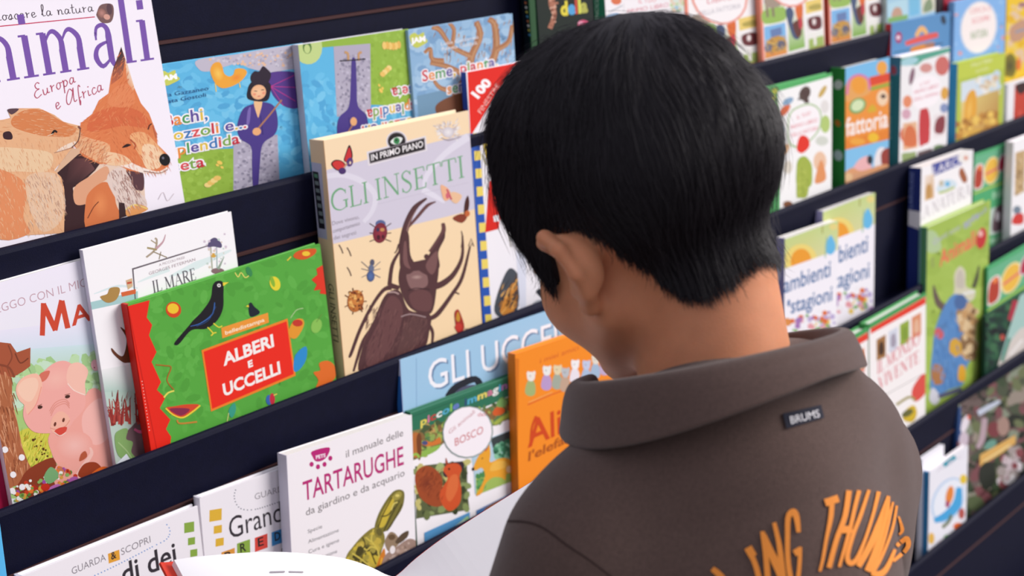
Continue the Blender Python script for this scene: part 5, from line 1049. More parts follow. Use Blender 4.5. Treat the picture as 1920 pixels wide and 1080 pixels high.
book('dark brown book edge at the top beside the pale blue picture book', 0, [(1756, -100), (1769, -104), (1769, 42), (1757, 45)], .004, .010, None, '#2c1c20')
book('narrow dark red book at the top right of the upper shelf', 0, [(1771, -90), (1815, -100), (1815, 30), (1771, 40)], .004, .010, None, '#a8283c')
# row B
book('crimson book mostly hidden behind the left side of the pig book', 1, [(-120, 555), (24, 511), (58, 945), (-85, 1000)], .0295, .005, None, '#b01c48')
book('white picture book with a big pink pig under a tree', 1, [(-40, 541), (196, 475), (262, 858), (14, 957)], .0215, .007, art_pig, W_, hard=False)
book('white sea life book with coral and a pale title frame, behind the green bird book', 1, [(157, 471), (439, 393), (475, 777), (216, 875)], .0145, .006, art_sea, W_, '#dcd8e8', hard=False)
book('green book with a blackbird and a red title panel', 1, [(247, 569), (602, 456), (628, 710), (277, 853)], .003, .010, art_birds, '#58ab41', '#d8241a', ([(241, 574), (248, 569), (278, 852), (272, 856)], spine_birds))
book('cream and lilac hardback with a large brown beetle', 1, [(608, 260), (878, 210.6), (904, 605), (646, 706)], .003, .022, art_beetle, CR, '#efcfa8', ([(586, 267), (608, 260), (646, 706), (628, 711)], spine_beetle))
book('white book with red corner and a yellow and blue chequered strip, left of the boy', 1, [(872, 137), (1069, 98), (1088, 538), (907, 604)], .027, .0075, art_windows, W_, '#2a4ca8', ([(861, 141), (872, 137), (907, 604), (898, 607)], spine_windows))
book('white nature book with a green frame right beside the boy', 1, [(1429, 166), (1559, 138), (1560, 356), (1444, 400)], .004, .012, art_green, '#58b468')
book('bright farm book with orange panel and broad green spine', 1, [(1584, 128), (1667, 107), (1667, 316), (1586, 346)], .004, .030, art_fattoria, '#7cc0ec', '#3a9c48', ([(1559, 139), (1584, 128), (1586, 346), (1562, 354)], spine_green))
book('white picture book with red creatures and a dark teal spine', 1, [(1687, 105), (1778, 90), (1778, 273), (1688, 307)], .002, .020, art_teal, W_, '#1f6f78', ([(1670, 110), (1687, 105), (1688, 307), (1671, 313)], spine_teal))
book('blue book with a red hat, its red spine beside the farm books', 1, [(1668, 44), (1778, 24), (1780, 273), (1671, 313)], .024, .0105, art_hat, '#5a92c4', '#c43a44', ([(1656, 49), (1668, 44), (1671, 313), (1659, 318)], spine_red))
book('lime green book with golden corn cobs and a blue spine', 1, [(1793, 120), (1881, 99), (1884, 238), (1794, 268)], .002, .016, art_corn, '#b8c848', '#3c9cc8', ([(1780, 124), (1793, 120), (1794, 268), (1781, 273)], spine_blue))
book('light blue book with a cream oval, behind the lime green corn book', 1, [(1786, 6), (1881, -16), (1884, 238), (1788, 270)], .020, .012, art_oval, '#86b8ec')
book('yellow book with a dark sunflower centre', 1, [(1884, -20), (1990, -46), (1992, 196), (1886, 238)], .022, .012, art_sunflower, '#f2c928')
book('white book with a red and black picture at the right edge', 1, [(1887, 160), (1975, 130), (1976, 210), (1889, 240)], .003, .012, art_spider, '#e0dce0')
# row C
book('pale blue book edge at the lower left corner of the rack', 2, [(-160, 1010), (3, 952), (40, 1330), (-120, 1400)], .024, .010, None, '#58b4e8')
book('white book with green squares and a dotted arc', 2, [(40, 1086), (371, 943), (398, 1205), (75, 1352)], .0175, .010, lambda A: art_look(A, False), W_, '#e4e0ec')
book('white book with yellow squares and coloured letter tiles', 2, [(373, 943), (640, 829), (655, 1108), (400, 1210)], .0185, .010, art_look, W_, '#f0ecf4')
book('white turtle handbook with magenta title lettering', 2, [(529, 861), (762, 777), (790, 1045), (560, 1136)], .002, .014, art_turtle, W_, '#e8e4f2', ([(525, 862), (529, 861), (560, 1136), (556, 1138)], spine_turtle), hard=False)
book('light blue book with large white lettering behind the small forest animal book', 2, [(748, 687), (1092, 551), (1112, 900), (775, 1040)], .0265, .008, art_uccelli, '#a4cdea', '#c4cce8', ([(744, 688), (748, 687), (775, 1040), (771, 1041)], spine_uccelli))
book('green and white book with a squirrel, a fawn and a white oval', 2, [(765, 777), (962, 700), (985, 952), (788, 1040)], .0172, .008, art_forest, '#2f7558', '#2f7558')
book('orange book with small animals in a row, beside the boy', 2, [(954, 674), (1160, 594), (1178, 875), (985, 952)], .004, .012, art_elephant, '#fb9124', '#e07a1c')
SEAS = [(1469, 447), (1568, 415), (1572, 622), (1472, 668)]
book('pale book with an orange sun and blue title, nearest the boy', 2, SEAS, .003, .014, art_seasons, '#f4f2ec', '#a8a4d8', ([(1452, 453), (1469, 447), (1472, 668), (1455, 676)], spine_lilac), hard=False)
book('second pale book with an orange sun and blue title, beside the dark gap', 2, [(1540, 398), (1639, 361), (1640, 584), (1545, 628)], .0185, .014, art_seasons, '#c8c4e4', '#b4b0dc', ref=SEAS, hard=False)
book('white nature book with a navy spine behind the tall green goat book', 2, [(1724, 314), (1821, 284), (1822, 484), (1727, 534)], .003, .022, art_natura, W_, '#24347c', ([(1704, 318), (1724, 314), (1727, 534), (1707, 543)], spine_natura), hard=False)
FRUIT = [(1823, 286), (1894, 270), (1892, 444), (1826, 480)]
book('green book with red and yellow fruit, standing above the goat book', 2, FRUIT, .0265, .008, art_fruit, '#4fae72')
book('white book with a brown animal picture at the right edge of the rack', 2, [(1897, 268), (1970, 240), (1970, 405), (1898, 440)], .004, .016, art_lamb, W_)
# row D
book('white book with a red band and picture row, partly behind the shoulder of the boy', 3, [(1539, 664), (1627, 613), (1630, 868), (1548, 925)], .002, .017, art_living, '#4aa058', ref=[(1627, 607), (1737, 547), (1734, 793), (1630, 866)])
book('white book with a red band and picture row, left of the green goat book', 3, [(1629, 608), (1737, 548), (1734, 793), (1632, 866)], .002, .017, art_living, '#4aa058')
book('tall green book with a horned goat in blue and red title', 3, [(1734, 424), (1858, 379), (1846, 712), (1737, 791)], .0198, .0145, art_goat, '#a6c255', '#5f9c78', ([(1704, 435), (1734, 424), (1737, 791), (1710, 812)], spine_goat))
book('green fruit book at the right edge, lower one of the two', 3, [(1852, 500), (1945, 449), (1940, 640), (1850, 708)], .0118, .006, art_fruit, '#4fae72', ref=FRUIT)
book('dark green jungle book with pale water, beside the goat book', 3, [(1850, 592), (1950, 532), (1945, 640), (1846, 712)], .002, .008, art_jungle, '#1c4434')
# row E
book('white book edge behind the toucan book', 4, [(1725, 862), (1766, 838), (1770, 1016), (1728, 1052)], .0145, .008, None, '#f0eef4')
book('small white book with a blue and orange toucan', 4, [(1740, 886), (1813, 837), (1813, 984), (1742, 1042)], .003, .0105, art_toucan, W_, '#3c8cc0')
book('dark woodland picture book with a yellow strip in the lower right corner', 4, [(1787, 761), (2010, 630), (2000, 832), (1800, 993)], .0235, .010, art_woods, '#3c4430', '#2c4c80')
# pose of the boy (pixel, pixel, depth) anchors and angles
HEAD_YAW, HEAD_PITCH, HEAD_ROLL = -13, 36, -12
HEAD_AT = (1083, 505, .915)
BODY_YAW = -13
NECK_AT = (1372, 700, .95)
# ------------------------------------------------------------------ modelling by signed distance (one continuous skin)
def sd_ell(P, c, r):
    q = (P - np.array(c, np.float32)) / np.array(r, np.float32); k0 = np.sqrt((q * q).sum(-1)) + 1e-9
    k1 = np.sqrt(((q / np.array(r, np.float32)) ** 2).sum(-1)) + 1e-9
    return k0 * (k0 - 1) / k1
def sd_cap(P, a, b, ra, rb=None, sc=None):
    rb = ra if rb is None else rb
    a = np.array(a, np.float32); b = np.array(b, np.float32)
    if sc is not None: P = P * np.array(sc, np.float32); a = a * np.array(sc, np.float32); b = b * np.array(sc, np.float32)
    d = b - a; t = np.clip(((P - a) @ d) / (d @ d + 1e-12), 0, 1)
    return np.linalg.norm(P - a - t[..., None] * d, axis=-1) - (ra + (rb - ra) * t)
def smin(a, b, k):
    h = np.clip(.5 + .5 * (b - a) / k, 0, 1); return b * (1 - h) + a * h - k * h * (1 - h)
def smax(a, b, k): return -smin(-a, -b, k)
def chain(P, pts, rs, k=.004):
    d = None
    for i in range(len(pts) - 1):
        e = sd_cap(P, pts[i], pts[i + 1], rs[i], rs[i + 1]); d = e if d is None else smin(d, e, k)
    return d
def axis_grid(lo, hi, zones, coarse):
    """coordinates from lo to hi with fine spacing inside the zones (a, b, step)"""
    x = [lo]
    while x[-1] < hi:
        st = coarse
        for a, b, s_ in zones:
            if a - coarse <= x[-1] <= b: st = min(st, s_)
        x.append(x[-1] + st)
    return np.array(x, np.float32)
def surface_nets(f, xs, ys, zs, slab=24):
    nx, ny, nz = len(xs), len(ys), len(zs)
    Fv = np.empty((nx, ny, nz), np.float32)
    for i in range(0, nx, slab):
        X, Y, Z = np.meshgrid(xs[i:i + slab], ys, zs, indexing='ij')
        Fv[i:i + slab] = f(np.stack([X, Y, Z], -1).reshape(-1, 3)).reshape(X.shape)
    S = Fv < 0
    c = np.zeros((nx - 1, ny - 1, nz - 1), np.uint8)
    for a in (0, 1):
        for b in (0, 1):
            for d in (0, 1): c += S[a:nx - 1 + a, b:ny - 1 + b, d:nz - 1 + d]
    act = (c > 0) & (c < 8); idx = np.argwhere(act); I = -np.ones(act.shape, np.int64); I[act] = np.arange(len(idx))
    G = (xs, ys, zs); acc = np.zeros((len(idx), 3)); cnt = np.zeros(len(idx))
    corners = [(a, b, d) for a in (0, 1) for b in (0, 1) for d in (0, 1)]
    for u in corners:
        for ax in range(3):
            if u[ax]: continue
            v = list(u); v[ax] = 1
            i0 = idx + u; i1 = idx + v
            f0 = Fv[i0[:, 0], i0[:, 1], i0[:, 2]]; f1 = Fv[i1[:, 0], i1[:, 1], i1[:, 2]]
            m = (f0 < 0) != (f1 < 0); t = np.where(m, f0 / np.where(m, f0 - f1, 1), 0)
            p = np.stack([G[k][i0[:, k]] * (1 - t) + G[k][i1[:, k]] * t for k in range(3)], 1)
            acc[m] += p[m]; cnt[m] += 1
    V = acc / cnt[:, None]
    Q = []
    for ax in range(3):
        b, d = (ax + 1) % 3, (ax + 2) % 3
        sl0 = [slice(None)] * 3; sl1 = [slice(None)] * 3; sl0[ax] = slice(0, -1); sl1[ax] = slice(1, None)
        e = S[tuple(sl0)] != S[tuple(sl1)]; ij = np.argwhere(e)
        ij = ij[(ij[:, b] > 0) & (ij[:, d] > 0) & (ij[:, b] < (nx, ny, nz)[b] - 1) & (ij[:, d] < (nx, ny, nz)[d] - 1)]
        q = []
        for ob, od in ((-1, -1), (0, -1), (0, 0), (-1, 0)):
            k = ij.copy(); k[:, b] += ob; k[:, d] += od; q.append(I[k[:, 0], k[:, 1], k[:, 2]])
        q = np.stack(q, 1); inside = S[ij[:, 0], ij[:, 1], ij[:, 2]]
        q[~inside] = q[~inside][:, ::-1]; Q.append(q)
    Q = np.concatenate(Q); Q = Q[(Q >= 0).all(1)]
    return V, Q

# ------------------------------------------------------------------ the boy: frames
def rotz(a): c, s = math.cos(a), math.sin(a); return np.array([[c, -s, 0], [s, c, 0], [0, 0, 1.0]])
def rotx(a): c, s = math.cos(a), math.sin(a); return np.array([[1, 0, 0], [0, c, -s], [0, s, c]])
def roty(a): c, s = math.cos(a), math.sin(a); return np.array([[c, 0, s], [0, 1, 0], [-s, 0, c]])
D2 = math.radians
HR = rotz(D2(HEAD_YAW)) @ rotx(D2(-HEAD_PITCH)) @ roty(D2(HEAD_ROLL))     # head frame: x right, y face, z crown
HC = at(*HEAD_AT) - HR @ np.array([-.078, -.010, .0])
BR_ = rotz(D2(BODY_YAW)); N0 = at(*NECK_AT)              # body frame, origin at the base of the neck
def toh(P): return ((P - HC.astype(np.float32)) @ HR.astype(np.float32))
def tob(P): return ((P - N0.astype(np.float32)) @ BR_.astype(np.float32))
def hw(p): return HC + HR @ np.array(p, float)
def bw(p): return N0 + BR_ @ np.array(p, float)
def sd_head(Q):
    d = sd_ell(Q, (0, -.016, .043), (.072, .090, .078))
    d = smin(d, sd_ell(Q, (0, .040, -.008), (.057, .046, .070)), .03)
    for s in (-1, 1):
        d = smin(d, sd_cap(Q, (s * .050, .006, -.034), (s * .014, .068, -.074), .017, .015), .03)
        d = smin(d, sd_ell(Q, (s * .034, .060, -.022), (.025, .024, .026)), .02)
        d = smin(d, sd_cap(Q, (s * .012, .082, .022), (s * .042, .070, .024), .007), .012)     # brow
    d = smin(d, sd_ell(Q, (0, .074, -.074), (.020, .017, .016)), .015)
    for s in (-1, 1):
        d = smax(d, -sd_ell(Q, (s * .031, .093, .004), (.017, .014, .011)), .010)             # eye socket
        d = smin(d, sd_ell(Q, (s * .031, .0765, .0075), (.0150, .0120, .0085)), .004); d = smin(d, sd_ell(Q, (s * .031, .0755, -.0045), (.0135, .0105, .0050)), .004)           # eyelids over the ball
    d = smin(d, sd_cap(Q, (0, .086, .012), (0, .103, -.022), .006, .0085), .010)
    for s in (-1, 1):
        d = smin(d, sd_ell(Q, (s * .010, .094, -.026), (.0065, .008, .006)), .005)
        d = smax(d, -sd_ell(Q, (s * .006, .099, -.031), (.003, .004, .003)), .002)
    d = smin(d, sd_cap(Q, (-.016, .087, -.0445), (.016, .087, -.0445), .0048), .006)
    d = smin(d, sd_cap(Q, (-.013, .086, -.053), (.013, .086, -.053), .0056), .006)
    d = smax(d, -sd_cap(Q, (-.020, .0945, -.0488), (.020, .0945, -.0488), .0022), .002)
    for s in (-1, 1):
        # ear: rim, lobe and a hollow, leaning off the head
        E = [(s * .069, .012, .012), (s * .078, .011, .024), (s * .087, -.004, .027), (s * .091, -.018, .016), (s * .088, -.020, -.002), (s * .080, -.012, -.016), (s * .073, .000, -.025), (s * .069, .006, -.018)]
        e = chain(Q, E, [.004, .0044, .0046, .0046, .0046, .0050, .0064, .005], .004)
        plate = sd_cap(Q, (s * .071, .002, -.016), (s * .079, -.008, .020), .008, .011, None)
        pl = smin(sd_ell(Q, (s * .080, -.007, .003), (.0055, .016, .023)), sd_ell(Q, (s * .074, -.013, .002), (.011, .0125, .020)), .006)
        e = smin(e, pl, .004)
        e = smax(e, -sd_ell(Q, (s * .086, .006, .003), (.009, .012, .016)), .004)
        d = smin(d, e, .006)
    return d
SH = [(-.120, -.014, -.098), (.128, -.012, -.104)]
ELB = [(-.168, -.005, -.310), (.172, .010, -.310)]
WRI = [(-.120, .205, -.345), (.085, .220, -.330)]
def sd_jacket(P):
    d = sd_ell(P, (0, -.008, -.180), (.142, .098, .170))
    d = smin(d, sd_cap(P, (-.095, -.016, -.083), (.100, -.016, -.086), .046), .05)
    d = smin(d, sd_ell(P, (0, -.002, -.400), (.140, .102, .170)), .06)
    d = smin(d, sd_ell(P, (0, -.046, -.040), (.085, .048, .060)), .05)          # upper back
    for s in (-1, 1):
        d = smin(d, sd_cap(P, (s * .035, -.026, -.016), (s * .095, -.018, -.070), .038, .044), .04)
        d = smin(d, sd_ell(P, (s * .068, -.060, -.145), (.060, .042, .080)), .04)        # shoulder blades
    for i in (0, 1):
        d = smin(d, chain(P, [SH[i], ELB[i], WRI[i]], [.051, .047, .036], .03), .022)
    return d
# ------------------------------------------------------------------ the open book in his hands
FW, RT, UPZ = BR_ @ np.array([0, 1.0, 0]), BR_ @ np.array([1.0, 0, 0]), np.array([0, 0, 1.0])
GUT = at(740, 1082, 1.30); _t = D2(15)
ES = -FW * math.cos(_t) - UPZ * math.sin(_t); EU = -FW * math.sin(_t) + UPZ * math.cos(_t)
PH = .152
LEFT = [(0, 0), (-.012, .009), (-.034, .029), (-.065, .052), (-.11, .076), (-.142, .090), (-.176, .101), (-.205, .109), (-.224, .113)]
RIGHT = [(0, 0), (.006, .005), (.018, .018), (.042, .036), (.078, .056), (.112, .073), (.150, .091), (.196, .112)]
def bookpt(l, u, s): return GUT + RT * l + EU * u + ES * s
rb = link('open_picture_book', None); rb.location = Vector(bookpt(0, -.012, PH / 2))
tag(rb, 'open picture book with blank white pages and a red cover held by the boy', 'book')
_o = np.array(rb.location)
def sheet(name, prof, t, s0, s1, m, off=0.0):
    P = catmull(prof, 4); T = np.gradient(P, axis=0); T /= np.linalg.norm(T, axis=1)[:, None]
    Nn = np.stack([-T[:, 1], T[:, 0]], 1)
    if Nn[len(Nn) // 2, 1] < 0: Nn = -Nn
    A, B = P + Nn * off, P + Nn * (off - t)
    n = len(P); V = []; Fc = []
    for s in (s0, s1):
        V += [bookpt(*p, s) - _o for p in A] + [bookpt(*p, s) - _o for p in B]
    k = 2 * n
    for i in range(n - 1):
        Fc += [(i, i + 1, k + i + 1, k + i), (n + i + 1, n + i, k + n + i, k + n + i + 1), (i, n + i, n + i + 1, i + 1), (k + i, k + i + 1, k + n + i + 1, k + n + i)]
    Fc += [(0, k, k + n, n), (n - 1, 2 * n - 1, k + 2 * n - 1, k + n - 1)]
    return mesh_obj(name, V, Fc, m, rb)
page_m = mat('white_page', '#f4f2f4', 0.6, 0.2)
sheet('page_block', LEFT, .006, 0, PH, page_m); sheet('page_block', RIGHT, .006, 0, PH, page_m)
CL = LEFT + [(-.231, .1155)]; CRR = RIGHT + [(.204, .116)]
cov = mat('red_cover', '#e2402c', 0.4, 0.3)
sheet('cover_board', CL, .0022, -.004, PH + .004, cov, -.0063); sheet('cover_board', CRR, .0022, -.004, PH + .004, cov, -.0063)
# faint printed lines low on the left page
V, Fc = [], []
for i, s in enumerate((.022, .05, .06, .07, .08)):
    for j in range(5 if i else 2):
        a = -.150 + j * .018; b = a + .014
        q = []
        for l in (a, b):
            u = np.interp(-l, [-p[0] for p in LEFT], [p[1] for p in LEFT]) + .0012
            for ds in (0, .0016): q.append(bookpt(l, u, s + ds) - _o)
        k = len(V); V += q; Fc.append((k, k + 2, k + 3, k + 1))
mesh_obj('page_lettering', V, Fc, mat('grey_ink', '#9a949c', .6, .2), rb)

# ------------------------------------------------------------------ hands
def hand_frame(prof, s):
    a, b = np.array(prof[-1]), np.array(prof[-3]); d = (b - a) / np.linalg.norm(b - a)
    X = RT * d[0] + EU * d[1]; Y = -ES
    n2 = np.array([-d[1], d[0]]); n2 = n2 if n2[1] > 0 else -n2
    Z = RT * n2[0] + EU * n2[1]
    return bookpt(a[0], a[1], s), np.stack([X, Y, Z], 1)
HANDS = [hand_frame(CL, .092), hand_frame(CRR, .092)]
def sd_hand(P, fr):
    o, M = fr; Q = (P - o.astype(np.float32)) @ M.astype(np.float32)
    K = [(.000, .034 - .0165 * i, -.0200 - .001 * abs(i - 1)) for i in range(4)]
    W = (-.052, -.036, -.020)
    d = None
    for i, k in enumerate(K):
        e = sd_cap(Q, (W[0] + .004, W[1] + .009 - .006 * i, W[2]), k, .0125, .0095); d = e if d is None else smin(d, e, .010)
    d = smin(d, sd_ell(Q, (-.033, -.006, -.020), (.030, .026, .0105)), .010)
    L = (.92, 1.0, .94, .76); f = None
    for i, k in enumerate(K):
        l = L[i]; p1 = (k[0] + .027 * l, k[1] + .002, -.0215); p2 = (k[0] + .044 * l, k[1] + .003, -.0200); p3 = (k[0] + .058 * l, k[1] + .003, -.0185)
        e = chain(Q, [k, p1, p2, p3], [.0086, .0074, .0068, .0058], .003); f = e if f is None else np.minimum(f, e)
    d = smin(d, f, .005)
    th = chain(Q, [(-.040, -.010, -.014), (-.016, .012, .005), (.006, .022, .0118), (.026, .026, .0100)], [.0115, .0095, .0086, .0066], .004)
    d = smin(d, th, .008)
    return d
WR = [np.array(f[0]) + f[1] @ np.array([-.064, -.044, -.023]) for f in HANDS]
WRI[0] = tuple((WR[0] - N0) @ BR_ + np.array([-.004, -.012, -.003])); WRI[1] = tuple((WR[1] - N0) @ BR_ + np.array([.004, -.012, -.003]))
NKB = (0, -.034, -.045)
def sd_neck(P):
    b = N0 + BR_ @ np.array([-.012, -.008, -.035])
    return sd_cap(P, hw(NKB).astype(np.float32), b.astype(np.float32), .042, .057)
def sd_skin_top(P): return smin(sd_head(toh(P)), sd_neck(P), .022)
FZ = -N0[2]
def legs(P, r, foot=True):
    d = None
    for s in (-1, 1):
        e = chain(P, [(s * .070, 0, -.56), (s * .074, .012, -.83), (s * .076, -.012, FZ + .07)], [r + .022, r + .006, r - .004], .03)
        d = e if d is None else smin(d, e, .02)
    return smin(d, sd_ell(P, (0, -.004, -.52), (.120 + r - .05, .085 + r - .05, .11)), .04)
def sd_body(P):
    B = tob(P)
    d = sd_skin_top(P)
    d = smin(d, sd_jacket(B) + .013, .012)
    for i in (0, 1):
        d = smin(d, sd_cap(B, ELB[i], WRI[i], .030, .0215), .01)
        w = (WR[i] - N0) @ BR_
        d = smin(d, sd_cap(B, WRI[i], tuple(w), .0205, .0185), .008)
        d = smin(d, sd_hand(P, HANDS[i]), .010)
    d = smin(d, legs(B, .046), .03)
    for s in (-1, 1): d = smin(d, sd_cap(B, (s * .078, .0, FZ + .045), (s * .085, .085, FZ + .028), .030, .022), .02)
    return d

def around(p, r): return p - r, p + r
zx = [(HC[0] - .14, HC[0] + .13, .0026)] + [(h[0][0] - .075, h[0][0] + .075, .003) for h in HANDS]
zy = [(HC[1] - .14, HC[1] + .15, .0026)] + [(h[0][1] - .075, h[0][1] + .075, .003) for h in HANDS]
zz = [(HC[2] - .16, HC[2] + .15, .0026)] + [(h[0][2] - .06, h[0][2] + .06, .003) for h in HANDS]
gx = axis_grid(N0[0] - .36, N0[0] + .32, zx, .010); gy = axis_grid(N0[1] - .22, N0[1] + .40, zy, .010); gz = axis_grid(-.004, HC[2] + .17, zz, .012)
skin_m = mat('skin', '#d18d68', 0.55, 0.2, noise=0.06, nscale=60, sss=0.4, bump=0.12, bscale=700)
boy = link('person', None); boy.location = (float(N0[0]), float(N0[1]), 0)
tag(boy, 'dark-haired boy in a brown collared jacket seen from behind, reading an open book', 'person')
_b = np.array(boy.location)
V, Q = surface_nets(sd_body, gx, gy, gz)
body = mesh_obj('body', V - _b, Q, skin_m, boy, smooth=True)
eye_w = mat('eye_white', '#e8e2dc', .25, .5); eye_d = mat('eye_iris', '#1c120c', .15, .6)
for s in (-1, 1):
    bm = bmesh.new(); bmesh.ops.create_uvsphere(bm, u_segments=24, v_segments=16, radius=.0108)
    me = bpy.data.meshes.new('eye'); bm.to_mesh(me); bm.free(); me.materials.append(eye_w); me.materials.append(eye_d)
    e = link('eye', me, boy); c = hw((s * .031, .0760, .0008))
    e.matrix_local = Matrix.Translation(Vector(c - _b)) @ Matrix((HR @ rotx(D2(-12))).tolist()).to_4x4()
    for p in me.polygons:
        p.use_smooth = True
        if p.center.y > .0085: p.material_index = 1

# ------------------------------------------------------------------ jacket
CCT = np.array([-.020, .005, .015]); CTL = rotx(-.53); CA, CB = .0870, .0885
def ringpt(ph, r, h):
    back = (1 - math.cos(ph)) / 2; s_ = math.sin(ph)
    k = back ** .5 * (1 - .85 * max(0, s_)) * (1 + .35 * max(0, -s_))
    dn = np.array([0, .505 * k, .863]); dn /= np.linalg.norm(dn)
    return CCT + CTL @ np.array([(CA + r) * s_, (CB + r) * math.cos(ph), 0]) + dn * h
def sd_coat(P):
    B = tob(P); d = sd_jacket(B)
    Cn = CTL @ np.array([0, 0, 1.0])
    d = smin(d, sd_cap(B, tuple(CCT - Cn * .150), tuple(CCT - Cn * .092), .096, .083), .03)
    # soft folds
    x, y, z = B[:, 0], B[:, 1], B[:, 2]
    d += .0016 * np.sin(34 * x + 22 * z + 9 * y) * np.sin(21 * z - 16 * x + 1.3) + .0010 * np.sin(70 * x - 55 * z + 2.0) * np.clip((x - .02) * 12, 0, 1)
    d += .0075 * np.exp(-((x - .104 + .22 * (z + .2)) / .010) ** 2) * np.clip((-.06 - z) * 14, 0, 1) * (y < 0)      # crease at the right armhole
    d += .0030 * np.exp(-((x + .112 + .10 * (z + .14)) / .007) ** 2) * np.clip((-.075 - z) * 20, 0, 1) * (y < .05)    # left armhole seam
    for i in (0, 1):       # cuffs
        a = np.array(WRI[i]); b = np.array(ELB[i]); u = (b - a) / np.linalg.norm(b - a)
        d = smin(d, sd_cap(B, tuple(a - u * .004), tuple(a + u * .022), .0375), .004)
    return d
jacket_m = mat('brown_fleece', '#594741', 0.95, 0.10, noise=0.10, nscale=420, bump=0.35, bscale=1500, sheen=0.25)
jx = axis_grid(N0[0] - .36, N0[0] + .34, [], .005); jy = axis_grid(N0[1] - .22, N0[1] + .34, [], .005); jz = axis_grid(N0[2] - .57, N0[2] + .10, [(N0[2] - .2, N0[2] + .1, .004)], .006)
V, Q = surface_nets(sd_coat, jx, jy, jz)
jacket = mesh_obj('jacket', V - _b, Q, jacket_m, boy, smooth=True)
JB = BVHTree.FromPolygons([tuple(v) for v in V], [tuple(q) for q in Q.tolist()])
# fold-over collar
def collar():
    # cross-section: (out from the rim ring, down along the ring axis); inner stand -> roll -> outer fall
    V, Fc = [], []
    n = 72; a0, a1 = D2(42), D2(336)
    for i in range(n + 1):
        ph = a0 + (a1 - a0) * i / n
        back = (1 - math.cos(ph)) / 2                     # 1 at the nape
        left = max(0, -math.sin(ph))
        fall = .0215 + .007 * left + .011 * left ** 2 + .012 * max(0, math.sin(ph)) ** 2; flare = .002 + .003 * back
        end = min(1, min(i, n - i) / 5)
        sec = [(-.016, -.026), (-.012, -.018), (-.0065, -.009), (-.004, -.0015), (0, 0), (.0045, -.002), (.0075, -.009),
               (.0085 + flare * .35, -fall * .5), (.0095 + flare * .8, -fall * (.86 + .04 * end)), (.010 + flare, -fall * (.94 + .06 * end))]
        V += [N0 + BR_ @ ringpt(ph, r, h) for r, h in sec]
    m = len(sec)
    for i in range(n):
        for j in range(m - 1): Fc.append((i * m + j, i * m + j + 1, (i + 1) * m + j + 1, (i + 1) * m + j))
    o = mesh_obj('collar', [v - _b for v in V], Fc, jacket_m, jacket, smooth=True)
    s = o.modifiers.new('thick', 'SOLIDIFY'); s.thickness = .0034; s.offset = 0
    s2 = o.modifiers.new('soft', 'SUBSURF'); s2.levels = 2; s2.render_levels = 2
    return o
collar()
def on_jacket(polys, name, m, lift, parent=jacket, thick=0.0):
    """flat shapes traced in pixels, laid on the cloth"""
    V, Fc = [], []
    for q in polys:
        P = []
        for x, y in q:
            r = Vector(ray(x, y)).normalized(); h = JB.ray_cast(Vector(CAM), r)
            if h[0] is None: P = None; break
            nn = h[1] if h[1].dot(r) < 0 else -h[1]
            P.append(np.array(h[0] + nn * lift))
        if P is None or max(np.linalg.norm(P[i] - P[i - 1]) for i in range(len(P))) > .05: continue
        k = len(V); V += [p - _b for p in P]; Fc.append(tuple(range(k, k + len(P))))
    return mesh_obj(name, V, Fc, m, parent)
def zs(P, o=(1320, 880), k=4.571): return np.asarray(P, float) / k + np.array(o)
LET = [([(70, 850), (130, 900), (170, 960), (200, 1050)], [46, 60, 60]), ([(368, 725), (428, 690)], 92), ([(400, 720), (450, 850), (485, 1010)], 46),
       ([(498, 530), (528, 740), (545, 940), (550, 1040)], [38, 50, 50]), ([(508, 555), (575, 720), (650, 880), (690, 1010)], [40, 74, 74]), ([(598, 455), (640, 640), (665, 830), (690, 1010)], [34, 48, 48]),
       ([(806, 540), (788, 410), (758, 365), (718, 410), (712, 560), (715, 760), (738, 930), (765, 1010), (800, 940), (815, 800), (820, 665)], [36, 52, 60, 46, 42, 42, 46, 46, 36, 34, 30]), ([(770, 722), (822, 690)], 58),
       ([(1030, 288), (1143, 248)], 66), ([(1088, 290), (1078, 420), (1042, 600), (1015, 760), (988, 876)], [44, 42, 30, 28, 24]),
       ([(1232, 182), (1200, 400), (1130, 600), (1065, 845)], [46, 46, 44, 44]), ([(1318, 182), (1280, 340), (1240, 520), (1152, 838)], [36, 34, 34, 26]), ([(1150, 520), (1262, 516)], 62),
       ([(1402, 178), (1330, 400), (1270, 560), (1222, 740), (1245, 805), (1300, 770), (1372, 600), (1440, 380), (1485, 192)], [28, 34, 34, 40, 48, 40, 28, 28, 36]),
       ([(1570, 230), (1480, 500), (1400, 680), (1315, 835)], [30, 62, 56, 46]), ([(1572, 240), (1540, 480), (1480, 680), (1390, 875)], [20, 60, 78, 52]), ([(1608, 280), (1545, 560), (1490, 740), (1420, 880)], [20, 24, 24, 30]),
       ([(1640, 310), (1600, 520), (1510, 760), (1430, 900)], [22, 24, 24, 30]), ([(1655, 400), (1688, 510), (1660, 560)], [16, 34, 14]), ([(1425, 890), (1500, 900), (1560, 840), (1625, 690)], [40, 56, 44, 26]),
       ([(1640, 660), (1690, 610), (1728, 590), (1740, 650), (1690, 720), (1610, 790)], [30, 40, 44, 40, 34, 24])]
polys = []
for P, w in LET:
    C = catmull(P, 10) if len(P) > 2 else np.linspace(P[0], P[1], 8)
    for q in ribbon(C, w): polys.append(zs(q))
print_m = mat('orange_print', '#e48c3a', 0.7, 0.2)
on_jacket(polys, 'back_print', print_m, .0010)
# seam at the left shoulder
sp = np.array([(880 + x / 2.077, 560 + y / 2.077) for x, y in [(108, 880), (150, 868), (230, 872), (300, 900), (380, 960), (470, 1020), (560, 1090)]])
on_jacket(ribbon(catmull(sp, 8), 3.0), 'shoulder_seam', mat('seam_thread', '#3a2c2a', .9, .1), .0006)
